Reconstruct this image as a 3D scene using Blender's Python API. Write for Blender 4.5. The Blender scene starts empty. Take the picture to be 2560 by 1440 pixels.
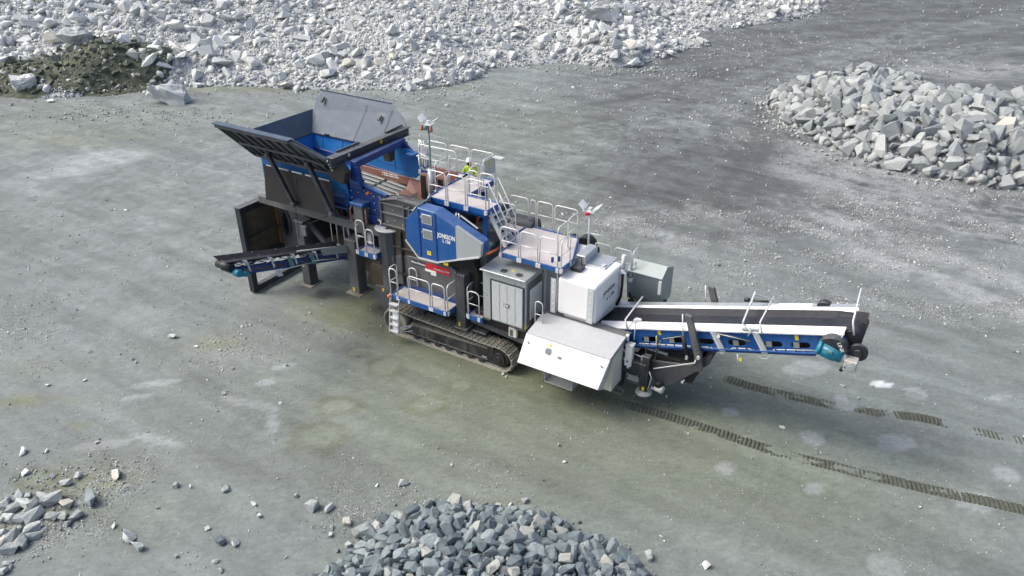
import bpy, bmesh, math, random
import numpy as np
from mathutils import Vector, Matrix, Euler
R = math.radians
random.seed(7)
rng = np.random.default_rng(7)
S = bpy.context.scene
C = S.collection

# ------------------------------------------------------------------ camera, sky, sun, exposure
cam_d = bpy.data.cameras.new('camera')
cam = bpy.data.objects.new('camera', cam_d); C.objects.link(cam)
cam.location = (0, 0, 16); cam.rotation_euler = (R(61), 0, 0)
cam_d.sensor_width = 36; cam_d.lens = 36 * 1900 / 2560; cam_d.clip_end = 1500; cam_d.clip_start = 0.1
S.camera = cam
SUN_EL, SUN_AZ = 50, 275            # azimuth: direction the light comes from, degrees clockwise from +Y
w = bpy.data.worlds.new('World'); S.world = w; w.use_nodes = True
nt = w.node_tree; bg = nt.nodes['Background']
sky = nt.nodes.new('ShaderNodeTexSky'); sky.sky_type = 'NISHITA'; sky.sun_disc = False
sky.sun_elevation = R(SUN_EL); sky.sun_rotation = R(SUN_AZ)
sky.air_density = 0.75; sky.dust_density = 6.0; sky.ozone_density = 1.2
nt.links.new(sky.outputs[0], bg.inputs['Color']); bg.inputs['Strength'].default_value = 0.15
sd = bpy.data.lights.new('sun', 'SUN'); sd.energy = 1.0; sd.angle = R(28); sd.color = (0.96, 1.0, 0.92)
sun = bpy.data.objects.new('sun', sd); C.objects.link(sun)
_d = Vector((math.sin(R(SUN_AZ)) * math.cos(R(SUN_EL)), math.cos(R(SUN_AZ)) * math.cos(R(SUN_EL)), math.sin(R(SUN_EL))))
sun.rotation_euler = _d.to_track_quat('Z', 'Y').to_euler(); sun.location = _d * 60
S.view_settings.view_transform = 'Standard'; S.view_settings.look = 'None'
S.view_settings.gamma = 1; S.view_settings.use_curve_mapping = False
S.view_settings.exposure = 0.66
S.render.engine = 'CYCLES'

# ------------------------------------------------------------------ tagging
def tag(o, label=None, cat=None, group=None, kind=None):
    if label: o['label'] = label
    if cat: o['category'] = cat
    if group: o['group'] = group
    if kind: o['kind'] = kind
    return o

# ------------------------------------------------------------------ materials
def newmat(name):
    m = bpy.data.materials.new(name); m.use_nodes = True
    return m, m.node_tree, m.node_tree.nodes['Principled BSDF']
def N(t, ty, **k):
    n = t.nodes.new(ty)
    for a, b in k.items(): setattr(n, a, b)
    return n
def mixcol(t, fac, a, b, blend='MIX'):
    n = N(t, 'ShaderNodeMix', data_type='RGBA', blend_type=blend)
    for sock, v in ((0, fac), (6, a), (7, b)):
        if hasattr(v, 'is_output'): t.links.new(v, n.inputs[sock])
        elif sock == 0: n.inputs[0].default_value = v
        else: n.inputs[sock].default_value = (*v, 1)
    return n.outputs[2]
def ramp(t, src, a, b, lo=0.0, hi=1.0):
    n = N(t, 'ShaderNodeMapRange'); n.inputs[1].default_value = a; n.inputs[2].default_value = b
    n.inputs[3].default_value = lo; n.inputs[4].default_value = hi
    t.links.new(src, n.inputs[0]); return n.outputs[0]
def noise(t, scale, detail=4, rough=0.6, vec=None, stretch=None):
    tc = N(t, 'ShaderNodeTexCoord'); src = vec or tc.outputs['Object']
    if stretch:
        mp = N(t, 'ShaderNodeMapping'); mp.inputs['Scale'].default_value = stretch
        t.links.new(src, mp.inputs[0]); src = mp.outputs[0]
    n = N(t, 'ShaderNodeTexNoise'); n.inputs['Scale'].default_value = scale
    n.inputs['Detail'].default_value = detail; n.inputs['Roughness'].default_value = rough
    t.links.new(src, n.inputs['Vector']); return n.outputs['Fac']
MATS = {}
def paint(name, col, rough=0.45, metal=0.0, dirt=(0.20, 0.20, 0.18), dirt_amt=0.25, wear=0.0, wear_col=(0.35, 0.35, 0.34),
          var=0.12, bump=0.0, dscale=1.3, streak=True, spec=0.5, dust=0.30, wstretch=(1, 1, 2.2)):
    m, t, b = newmat(name)
    n1 = noise(t, dscale, 6, 0.65)
    n2 = noise(t, 3.0, 5, 0.7, stretch=(3.0, 3.0, 0.35)) if streak else noise(t, 5, 5, 0.7)
    dark = tuple(c * (1 - var) for c in col); lite = tuple(min(1, c * (1 + var)) for c in col)
    base = mixcol(t, n1, dark, lite)
    mul = N(t, 'ShaderNodeMath', operation='MULTIPLY'); t.links.new(ramp(t, n1, 0.42, 0.68), mul.inputs[0])
    t.links.new(ramp(t, n2, 0.38, 0.7, 0.15, 1.0), mul.inputs[1])
    m2 = N(t, 'ShaderNodeMath', operation='MULTIPLY'); t.links.new(mul.outputs[0], m2.inputs[0]); m2.inputs[1].default_value = dirt_amt
    out = mixcol(t, m2.outputs[0], base, dirt)
    if wear > 0:
        n3 = noise(t, 9, 7, 0.75, stretch=wstretch)
        out = mixcol(t, ramp(t, n3, 0.64 - 0.08 * wear, 0.72, 0, wear), out, wear_col)
    if dust:                            # rock dust that has settled on level tops
        sp = N(t, 'ShaderNodeSeparateXYZ'); t.links.new(N(t, 'ShaderNodeNewGeometry').outputs['Normal'], sp.inputs[0])
        dm = N(t, 'ShaderNodeMath', operation='MULTIPLY'); t.links.new(ramp(t, sp.outputs[2], 0.55, 0.98), dm.inputs[0]); t.links.new(ramp(t, noise(t, 6, 6, 0.7), 0.38, 0.66, 0.15 * dust, dust), dm.inputs[1])
        out = mixcol(t, dm.outputs[0], out, (0.31, 0.32, 0.305))
    t.links.new(out, b.inputs['Base Color'])
    t.links.new(ramp(t, n1, 0.3, 0.7, max(0.08, rough - 0.1), min(1, rough + 0.12)), b.inputs['Roughness'])
    b.inputs['Metallic'].default_value = metal
    b.inputs['Specular IOR Level'].default_value = spec
    if bump:
        bn = N(t, 'ShaderNodeBump'); bn.inputs['Strength'].default_value = bump; bn.inputs['Distance'].default_value = 0.02
        t.links.new(noise(t, 25, 4), bn.inputs['Height']); t.links.new(bn.outputs[0], b.inputs['Normal'])
    MATS[name] = m; return m
BLUE = paint('blue_paint', (0.010, 0.085, 0.30), 0.38, dirt=(0.10, 0.19, 0.32), dirt_amt=0.5, wear=0.12, wear_col=(0.3, 0.36, 0.42))
BLUED = paint('deep_blue_paint', (0.006, 0.038, 0.185), 0.45, dirt=(0.09, 0.12, 0.18), dirt_amt=0.45)
BLUEI = paint('scuffed_blue_paint', (0.016, 0.16, 0.46), 0.42, dirt=(0.07, 0.17, 0.36), dirt_amt=0.4, wear=0.45, wear_col=(0.30, 0.42, 0.55))
GREY = paint('slate_steel_paint', (0.056, 0.061, 0.070), 0.5, dirt=(0.16, 0.162, 0.158), dirt_amt=0.6, wear=0.15)
GREYM = paint('mid_grey_steel_paint', (0.105, 0.110, 0.114), 0.5, dirt=(0.21, 0.205, 0.19), dirt_amt=0.5)
CHAR = paint('charcoal_steel_paint', (0.020, 0.023, 0.030), 0.42, dirt=(0.11, 0.115, 0.115), dirt_amt=0.55)
HOPG = paint('hopper_steel', (0.062, 0.092, 0.135), 0.5, dirt=(0.16, 0.18, 0.20), dirt_amt=0.6, wear=0.55, wear_col=(0.30, 0.31, 0.34), spec=0.3, wstretch=(1.3, .5, .2), dust=.08)
BLACK = paint('black_rubber', (0.012, 0.012, 0.014), 0.6, dirt=(0.05, 0.05, 0.05), dirt_amt=0.4, dust=.12)
BELT = paint('belt_rubber', (0.012, 0.013, 0.018), 0.5, dirt=(0.03, 0.032, 0.045), dirt_amt=0.6, streak=False, dust=.07)
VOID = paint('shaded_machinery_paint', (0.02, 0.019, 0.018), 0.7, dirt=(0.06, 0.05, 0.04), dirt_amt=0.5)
GALV = paint('galvanised_steel', (0.52, 0.56, 0.57), 0.34, 0.45, dirt=(0.36, 0.40, 0.40), dirt_amt=0.5)
GALVM = paint('galvanised_mesh_steel', (0.62, 0.65, 0.66), 0.5, 0.2, dirt=(0.5, 0.5, 0.5), dirt_amt=0.4)
RAIL = paint('galvanised_rail', (0.68, 0.69, 0.69), 0.35, 0.15, dirt=(0.5, 0.5, 0.5), dirt_amt=0.4, dust=0)
ALU = paint('bright_sheet_metal', (0.78, 0.79, 0.80), 0.4, 0.1, dirt=(0.55, 0.56, 0.55), dirt_amt=0.5, var=0.06)
WHITE = paint('white_tank_plastic', (0.90, 0.90, 0.88), 0.4, dust=0, dirt=(0.84, 0.80, 0.72), dirt_amt=0.3, var=0.02)
CREAM = paint('cream_panel_paint', (0.70, 0.68, 0.60), 0.5, dirt=(0.5, 0.47, 0.4), dirt_amt=0.3)
BROWN = paint('rusty_primer', (0.26, 0.115, 0.085), 0.6, dirt=(0.34, 0.25, 0.21), dirt_amt=0.7, wear=0.3, wear_col=(0.42, 0.36, 0.32))
RUST = paint('rusty_muddy_steel', (0.070, 0.055, 0.035), 0.7, dirt=(0.15, 0.13, 0.095), dirt_amt=0.85, dscale=3, wear=0.4, wear_col=(0.26, 0.25, 0.22))
BAR = paint('worn_grizzly_steel', (0.26, 0.28, 0.28), 0.45, 0.3, dirt=(0.32, 0.30, 0.27), dirt_amt=0.4)
TRACK = paint('muddy_track_steel', (0.300, 0.290, 0.245), 0.75, 0.0, dirt=(0.100, 0.102, 0.062), dirt_amt=0.8, dscale=5, wear=0.75, wear_col=(0.42, 0.41, 0.37), bump=0.4)
MUD = paint('dried_mud', (0.19, 0.18, 0.145), 0.9, dirt=(0.10, 0.10, 0.065), dirt_amt=0.9, dscale=4, bump=0.6)
FRAMEB = paint('black_track_frame', (0.018, 0.019, 0.021), 0.4, dirt=(0.19, 0.19, 0.17), dirt_amt=0.75, dscale=2.2)
YEL = paint('yellow_sticker', (0.80, 0.62, 0.02), 0.5, dirt_amt=0.1)
ORANGE = paint('orange_paint', (0.65, 0.13, 0.02), 0.5, dirt_amt=0.2)
RED = paint('red_enamel', (0.60, 0.02, 0.035), 0.45, dirt_amt=0.1)
TEAL = paint('teal_paint', (0.012, 0.20, 0.30), 0.35, dirt=(0.1, 0.3, 0.35), dirt_amt=0.3)
TEALG = paint('green_grey_paint', (0.12, 0.24, 0.24), 0.45, dirt_amt=0.4)
STEELL = paint('cast_aluminium', (0.50, 0.49, 0.46), 0.5, 0.2, dirt_amt=0.4)
WTXT = paint('white_print', (0.82, 0.82, 0.80), 0.5, dust=0, dirt_amt=0.05)
BTXT = paint('dark_print', (0.05, 0.055, 0.08), 0.5, dirt_amt=0.05)
DECK = None
def deckmat():
    m, t, b = newmat('worn_tread_plate')
    n1 = noise(t, 1.6, 6, 0.65)
    tc = N(t, 'ShaderNodeTexCoord'); v = N(t, 'ShaderNodeTexVoronoi'); v.inputs['Scale'].default_value = 22
    t.links.new(tc.outputs['Object'], v.inputs['Vector'])
    base = mixcol(t, n1, (0.62, 0.60, 0.60), (0.50, 0.45, 0.41))
    base = mixcol(t, ramp(t, n1, 0.5, 0.75, 0, 0.6), base, (0.44, 0.36, 0.30))
    t.links.new(base, b.inputs['Base Color']); b.inputs['Roughness'].default_value = 0.5; b.inputs['Metallic'].default_value = 0.15
    bn = N(t, 'ShaderNodeBump'); bn.inputs['Strength'].default_value = 0.5; bn.inputs['Distance'].default_value = 0.01
    t.links.new(v.outputs['Distance'], bn.inputs['Height']); t.links.new(bn.outputs[0], b.inputs['Normal'])
    return m
DECK = deckmat()

def rockmat(name, lo, hi, tint=(0.3, 0.25, 0.18), tint_amt=0.12, dark=None):
    m, t, b = newmat(name)
    g = N(t, 'ShaderNodeNewGeometry'); oi = N(t, 'ShaderNodeObjectInfo')
    ad = N(t, 'ShaderNodeMath', operation='ADD'); t.links.new(g.outputs['Random Per Island'], ad.inputs[0]); t.links.new(oi.outputs['Random'], ad.inputs[1])
    fr = N(t, 'ShaderNodeMath', operation='FRACT'); t.links.new(ad.outputs[0], fr.inputs[0])
    r = fr.outputs[0]
    n1 = noise(t, 2.2, 6, 0.7, vec=g.outputs['Position']); n2 = noise(t, 14, 5, 0.7, vec=g.outputs['Position'], stretch=(1, 1, 1.8))
    base = mixcol(t, r, lo, hi)
    base = mixcol(t, ramp(t, n2, 0.35, 0.7, 0.0, 0.42), base, tuple(c * 0.55 for c in lo))
    base = mixcol(t, ramp(t, n1, 0.5, 0.75, 0, 0.35), base, tuple(min(1, c * 1.15) for c in hi))
    m7 = N(t, 'ShaderNodeMath', operation='MULTIPLY'); t.links.new(r, m7.inputs[0]); m7.inputs[1].default_value = 7.31
    f7 = N(t, 'ShaderNodeMath', operation='FRACT'); t.links.new(m7.outputs[0], f7.inputs[0])
    base = mixcol(t, ramp(t, f7.outputs[0], 1 - tint_amt, 1 - tint_amt + 0.02, 0, 0.75), base, tint)
    if dark: base = mixcol(t, ramp(t, f7.outputs[0], dark[0], max(0.0, dark[0] - 0.12), 0, 0.7), base, dark[1])
    t.links.new(base, b.inputs['Base Color']); b.inputs['Roughness'].default_value = 0.85
    b.inputs['Specular IOR Level'].default_value = 0.3
    bn = N(t, 'ShaderNodeBump'); bn.inputs['Strength'].default_value = 0.8; bn.inputs['Distance'].default_value = 0.06
    t.links.new(noise(t, 7, 6, 0.7, vec=g.outputs['Position']), bn.inputs['Height']); t.links.new(bn.outputs[0], b.inputs['Normal'])
    return m
ROCKW = rockmat('chalky_rubble_stone', (0.50, 0.525, 0.515), (0.76, 0.785, 0.77), (0.56, 0.54, 0.46), 0.06, (0.14, (0.32, 0.33, 0.34)))
ROCKG = rockmat('pale_grey_stone', (0.235, 0.262, 0.268), (0.46, 0.485, 0.48), (0.52, 0.50, 0.44), 0.07, (0.2, (0.24, 0.265, 0.285)))
ROCKD = rockmat('blue_grey_stone', (0.130, 0.170, 0.185), (0.330, 0.380, 0.390), (0.42, 0.42, 0.39), 0.10, (0.20, (0.10, 0.12, 0.14)))
ROCKL = rockmat('loose_pale_stone', (0.30, 0.33, 0.325), (0.52, 0.555, 0.545), (0.52, 0.50, 0.42), 0.08)
ROCKM = rockmat('mossy_dark_stone', (0.10, 0.115, 0.085), (0.20, 0.22, 0.18), (0.55, 0.56, 0.53), 0.22)
PEB = rockmat('pale_pebble_stone', (0.50, 0.51, 0.51), (0.85, 0.86, 0.85), (0.6, 0.58, 0.5), 0.06)
PEBD = rockmat('dull_pebble_stone', (0.25, 0.27, 0.27), (0.45, 0.47, 0.47), (0.5, 0.5, 0.46), 0.1)

# ------------------------------------------------------------------ mesh builder
class MB:
    def __init__(s): s.v = []; s.f = []; s.sm = []
    def add(s, vs, fs, smooth=False):
        o = len(s.v); s.v += [tuple(p) for p in vs]
        s.f += [tuple(i + o for i in f) for f in fs]; s.sm += [smooth] * len(fs); return s
    def box(s, a, b):
        x0, y0, z0 = [min(p, q) for p, q in zip(a, b)]; x1, y1, z1 = [max(p, q) for p, q in zip(a, b)]
        return s.hexa([(x0, y0, z0), (x1, y0, z0), (x1, y1, z0), (x0, y1, z0), (x0, y0, z1), (x1, y0, z1), (x1, y1, z1), (x0, y1, z1)])
    def hexa(s, p): return s.add(p, [(3, 2, 1, 0), (4, 5, 6, 7), (0, 1, 5, 4), (1, 2, 6, 5), (2, 3, 7, 6), (3, 0, 4, 7)])
    def slab(s, poly, d):               # polygon of 3d points pushed along vector d
        n = len(poly); p = [Vector(q) for q in poly]; d = Vector(d)
        nrm = Vector((0, 0, 0))
        for i in range(n): nrm += p[i].cross(p[(i + 1) % n])
        if nrm.dot(d) > 0: p = p[::-1]
        q = [a + d for a in p]
        return s.add([tuple(a) for a in p + q], [tuple(range(n)), tuple(range(2 * n - 1, n - 1, -1))] + [(i, i + n, (i + 1) % n + n, (i + 1) % n) for i in range(n)])
    def vpoly(s, pts, v0, v1):          # polygon in the (u,z) plane, thick along v
        return s.slab([(a, v0, b) for a, b in pts], (0, v1 - v0, 0))
    def upoly(s, pts, u0, u1): return s.slab([(u0, a, b) for a, b in pts], (u1 - u0, 0, 0))
    def zpoly(s, pts, z0, z1): return s.slab([(a, b, z0) for a, b in pts], (0, 0, z1 - z0))
    def beam(s, a, b, w, h, up=(0, 0, 1)):
        a, b = Vector(a), Vector(b); d = (b - a).normalized(); u = Vector(up)
        sx = d.cross(u)
        if sx.length < 1e-4: sx = d.cross(Vector((1, 0, 0)))
        sx.normalize(); u = sx.cross(d).normalized(); sx *= w / 2; u *= h / 2
        return s.hexa([a - sx - u, a + sx - u, b + sx - u, b - sx - u, a - sx + u, a + sx + u, b + sx + u, b - sx + u])
    def tube(s, pts, r, n=8, cap=True):
        pts = [Vector(p) for p in pts]; vs = []; fs = []; prev = None
        for i, p in enumerate(pts):
            d = ((pts[min(i + 1, len(pts) - 1)] - p).normalized() + (p - pts[max(i - 1, 0)]).normalized())
            d.normalize()
            if prev is None:
                a = d.cross(Vector((0, 0, 1)));
                if a.length < 0.1: a = d.cross(Vector((0, 1, 0)))
            else: a = prev - d * prev.dot(d)
            a.normalize(); prev = a; b = d.cross(a)
            rr = r[i] if isinstance(r, (list, tuple)) else r
            vs += [tuple(p + (a * math.cos(t) + b * math.sin(t)) * rr) for t in [2 * math.pi * k / n for k in range(n)]]
        for i in range(len(pts) - 1):
            for k in range(n): fs.append((i * n + k, i * n + (k + 1) % n, (i + 1) * n + (k + 1) % n, (i + 1) * n + k))
        s.add(vs, fs, True)
        if cap:
            o = len(s.v) - len(vs)
            s.f += [tuple(o + k for k in range(n - 1, -1, -1)), tuple(o + (len(pts) - 1) * n + k for k in range(n))]; s.sm += [False, False]
        return s
    def cyl(s, a, b, r, n=20, r2=None): return s.tube([a, b], [r, r if r2 is None else r2], n)
    def obj(s, name, mat, parent=None, bevel=0.0, label=None):
        me = bpy.data.meshes.new(name); me.from_pydata(s.v, [], s.f)
        me.polygons.foreach_set('use_smooth', s.sm); me.materials.append(mat); me.update()
        return link(name, me, parent, bevel, label)
def link(name, me, parent=None, bevel=0.0, label=None):
    o = bpy.data.objects.new(name, me); C.objects.link(o); o.parent = parent
    if bevel:
        b = o.modifiers.new('bevel', 'BEVEL'); b.width = bevel; b.segments = 1; b.limit_method = 'ANGLE'
    if label: o['label'] = label
    return o
def curve_mesh(splines, thick):         # 2d plate with holes, triangulated by a filled curve
    cu = bpy.data.curves.new('t', 'CURVE'); cu.dimensions = '2D'; cu.fill_mode = 'BOTH'; cu.extrude = thick / 2
    for sp in splines:
        q = cu.splines.new('POLY'); q.points.add(len(sp) - 1); q.use_cyclic_u = True
        for i, (a, b) in enumerate(sp): q.points[i].co = (a, b, 0, 1)
    o = bpy.data.objects.new('t', cu); C.objects.link(o)
    me = bpy.data.meshes.new_from_object(o.evaluated_get(bpy.context.evaluated_depsgraph_get()))
    bpy.data.objects.remove(o); bpy.data.curves.remove(cu); return me
def lettering(s, size, loc, rot, mat, parent, name='lettering', ext=0.004, align='CENTER', sx=1.0, bold=0.0):
    cu = bpy.data.curves.new('t', 'FONT'); cu.body = s; cu.size = size; cu.extrude = ext; cu.align_x = align; cu.align_y = 'CENTER'; cu.offset = bold
    o = bpy.data.objects.new('t', cu); C.objects.link(o)
    me = bpy.data.meshes.new_from_object(o.evaluated_get(bpy.context.evaluated_depsgraph_get()))
    bpy.data.objects.remove(o); bpy.data.curves.remove(cu)
    me.transform(Matrix.Translation(loc) @ Euler([R(a) for a in rot]).to_matrix().to_4x4() @ Matrix.Diagonal((sx, 1, 1, 1)))
    me.materials.clear(); me.materials.append(mat); me.name = name
    return link(name, me, parent)
FV = (90, 0, 0)       # text facing the near side
FU = (90, 0, 90)      # text facing the discharge end
# ------------------------------------------------------------------ helpers for the ground
def hash2(ix, iy, seed):
    h = (ix.astype(np.int64) * 374761393 + iy.astype(np.int64) * 668265263 + seed * 974711) & 0x7fffffff
    h = ((h ^ (h >> 13)) * 1274126177) & 0x7fffffff
    return ((h ^ (h >> 16)) & 0xffff) / 65535.0
def vnoise(x, y, seed=0):
    ix, iy = np.floor(x), np.floor(y); fx, fy = x - ix, y - iy
    fx = fx * fx * (3 - 2 * fx); fy = fy * fy * (3 - 2 * fy)
    a, b, c, d = hash2(ix, iy, seed), hash2(ix + 1, iy, seed), hash2(ix, iy + 1, seed), hash2(ix + 1, iy + 1, seed)
    return (a * (1 - fx) + b * fx) * (1 - fy) + (c * (1 - fx) + d * fx) * fy
def fbm(x, y, seed=0, oct=5, gain=0.5):
    t = 0; a = 1; n = 0
    for k in range(oct):
        t = t + a * vnoise(x * 2 ** k + 17.3 * k, y * 2 ** k - 9.1 * k, seed + k); n += a; a *= gain
    return t / n
def sstep(a, b, x):
    t = np.clip((x - a) / (b - a), 0, 1); return t * t * (3 - 2 * t)
P29 = R(29)
def gnd(px, py, z=0.0):                 # where a sight line of the survey photo meets the level z (2560 x 1440 grid)
    dx, dy = px - 1280.0, py - 720.0
    d = (dx, 1900 * math.cos(P29) - dy * math.sin(P29), -1900 * math.sin(P29) - dy * math.cos(P29))
    t = (z - 16.0) / d[2]; return d[0] * t, d[1] * t
def polydist(x, y, poly):               # signed distance, positive inside
    x = np.asarray(x, float); y = np.asarray(y, float); d = np.full(x.shape, 1e9); ins = np.zeros(x.shape, bool)
    n = len(poly)
    for i in range(n):
        x0, y0 = poly[i]; x1, y1 = poly[(i + 1) % n]; ex, ey = x1 - x0, y1 - y0
        t = np.clip(((x - x0) * ex + (y - y0) * ey) / (ex * ex + ey * ey + 1e-12), 0, 1)
        d = np.minimum(d, np.hypot(x - x0 - t * ex, y - y0 - t * ey))
        c = ((y0 > y) != (y1 > y)) & (x < (x1 - x0) * (y - y0) / (y1 - y0 + 1e-12) + x0)
        ins ^= c
    return np.where(ins, d, -d)

AZ = R(-31.4); O = Vector((-0.4341208, 22.56679445, 0))
UU = (math.cos(AZ), math.sin(AZ)); VV = (-math.sin(AZ), math.cos(AZ))
def loc_uv(x, y): return (x - O.x) * UU[0] + (y - O.y) * UU[1], (x - O.x) * VV[0] + (y - O.y) * VV[1]

# heap footprints (ground metres)
HEAP = [(-75, 58)] + [gnd(*p) for p in [(0, 240), (130, 246), (280, 238), (390, 226), (500, 216), (640, 216), (780, 223), (960, 234), (1060, 228), (1130, 215), (1200, 198),
        (1240, 172), (1330, 162), (1400, 160), (1520, 170), (1600, 166), (1680, 138), (1790, 108), (1760, 86), (1860, 66), (1960, 55), (2050, 32), (2075, 2)]] + [(48, 130), (60, 170), (-75, 170)]
PILER = [(20.0, 59.0), (19.4, 54.5), (19.7, 51.1), (20.7, 47.2), (21.9, 44.2), (24.6, 42.6), (27, 40.7), (31, 40.8), (37, 40), (45, 42), (47, 52), (43, 58.5), (38, 58.5), (34.5, 54.5), (32.6, 55.6), (33, 60), (30.0, 63.2), (25, 62.8), (21.2, 60.6)]
PILEF = [(-5.3, 13.2), (-4.5, 13.9), (-3.9, 14.8), (-3.6, 15.45), (-2.7, 15.8), (-1.7, 16.05), (-0.3, 15.8), (1.2, 15.4), (1.8, 14.8), (2.5, 14.5), (3.2, 13.9), (3.7, 13.0), (4.4, 11.0), (3.0, 9.4), (-1, 8.8), (-5, 9.6), (-6.2, 11.5)]
def heap_h(x, y):
    d = polydist(x, y, HEAP) + (fbm(x * 0.35, y * 0.35, 31, 4) - 0.5) * 3.0
    s = np.clip(d, 0, None)
    h = np.where(s < 14, s * 0.36, 14 * 0.36 + (s - 14) * 0.22)
    h = h * (0.85 + 0.5 * (fbm(x * 0.07, y * 0.07, 12, 3) - 0.5)) + sstep(0, 3, d) * ((fbm(x * 0.22, y * 0.22, 5, 4) - 0.5) * 1.9 + 0.25)
    # lump of dark soil at the left end
    g = np.exp(-(((x + 33.5) / 6.5) ** 2 + ((y - 65) / 3.2) ** 2)); h = h + 1.2 * g * sstep(0, 2.5, d)
    return np.where(d > 0, np.clip(h, 0, 9.5), 0) * sstep(-0.01, 0.8, d)
def pileR_h(x, y):
    d = polydist(x, y, PILER); s = np.clip(d, 0, None)
    return np.minimum(s * 0.75, 2.0 + 0.05 * s) * (0.75 + 0.6 * (fbm(x * 0.3, y * 0.3, 8, 3) - 0.25))
def pileF_h(x, y):
    d = polydist(x, y, PILEF); s = np.clip(d, 0, None)
    return np.minimum(s * 0.50, 0.62 + 0.05 * s) * (0.8 + 0.5 * (fbm(x * 0.9, y * 0.9, 8, 3) - 0.3))
def ground_h(x, y):
    h = (fbm(x * 0.12, y * 0.12, 40, 4) - 0.5) * 0.30 + (fbm(x * 0.9, y * 0.9, 43, 4) - 0.5) * 0.05
    u, v = loc_uv(x, y)
    flat = np.exp(-(np.clip(np.abs(u + 1) - 8, 0, None) ** 2 + np.clip(np.abs(v - 1.5) - 4, 0, None) ** 2) / 10)
    return h * (1 - 0.93 * flat)
def near_curve(x, y, pts, w):           # soft closeness to a polyline
    d = np.full(np.shape(x), 1e9)
    for (x0, y0), (x1, y1) in zip(pts[:-1], pts[1:]):
        ex, ey = x1 - x0, y1 - y0; t = np.clip(((x - x0) * ex + (y - y0) * ey) / (ex * ex + ey * ey), 0, 1)
        d = np.minimum(d, np.hypot(x - x0 - t * ex, y - y0 - t * ey))
    return 1 - sstep(w * 0.35, w, d)

# ------------------------------------------------------------------ the ground
def spaced(a, b, step, far, grow=1.25):
    xs = list(np.arange(a, b + 1e-6, step)); s = step
    while xs[-1] < far[1]: s *= grow; xs.append(xs[-1] + s)
    s = step; lo = []; x = a
    while x > far[0]: s *= grow; x -= s; lo.append(x)
    return np.array(lo[::-1] + xs)
def grit_field(x, y):                   # where small loose stones lie thick
    def blob(px, py, rx, ry=None):
        gx, gy = gnd(px, py); ry = ry or rx
        return np.exp(-((x - gx) / rx) ** 2 - ((y - gy) / ry) ** 2)
    n = fbm(x * 0.6, y * 0.6, 77, 4)
    g = 0.07 + 0.0 * x
    for b, a in (((90, 1330, 1.3, .9), 1.2), ((2150, 570, 4, 1.6), 1.3), ((2300, 660, 5, 1.4), 1.4), ((2450, 750, 4, 1.2), 1.3), ((2450, 560, 6, 2), 1.2), ((1600, 560, 3.2, 2.6), 1.1), ((1680, 640, 4.0, 2.2), 1.1), ((1560, 690, 3.0, 1.2), 1.1), ((1900, 760, 3.5, 2.0), .7), ((1050, 250, 4, 3), .5), ((1180, 330, 5, 4), .35),
                 ((520, 300, 7, 3), .35), ((300, 270, 6, 2), .5), ((1480, 220, 12, 4), .5), ((1750, 300, 8, 7), .4), ((2350, 520, 7, 3), .9), ((2450, 640, 6, 4), .6), ((2200, 430, 5, 3), .8),
                 ((1780, 530, 5, 2), .6), ((2100, 620, 6, 4), .45), ((620, 870, 2.2, 1.8), .6), ((120, 1150, 2.5, 1.2), .8), ((250, 1230, 2.0, .8), .7), ((60, 830, 4, 3), .6),
                 ((200, 640, 6, 5), .25), ((1000, 1200, 2.5, 1), .35), ((820, 1290, 1.2, .5), .5), ((2300, 700, 6, 4), .4), ((2000, 690, 3, 1.5), .5), ((900, 800, 2.5, 1.5), .3), ((1290, 420, 3, 2), .5),
                 ((1850, 120, 14, 6), .35), ((2200, 150, 12, 6), .3), ((330, 1330, 3, 1), .35)):
        g = g + a * blob(*b)
    hd = polydist(x, y, HEAP); g = g + 0.9 * np.exp(-np.clip(-hd, 0, None) / 1.2) * (hd < 0.5)
    pd = polydist(x, y, PILER); g = g + 1.1 * np.exp(-np.clip(-pd, 0, None) / 1.6) * (pd < 0.5)
    fd = polydist(x, y, PILEF); g = g + 0.8 * np.exp(-np.clip(-fd, 0, None) / 0.3) * (fd < 0.2)
    return g * sstep(0.30, 0.72, n) * 1.5 * (.35 + 1.3 * sstep(.42, .68, fbm(x * 2.1, y * 2.1, 90, 3)))
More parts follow.
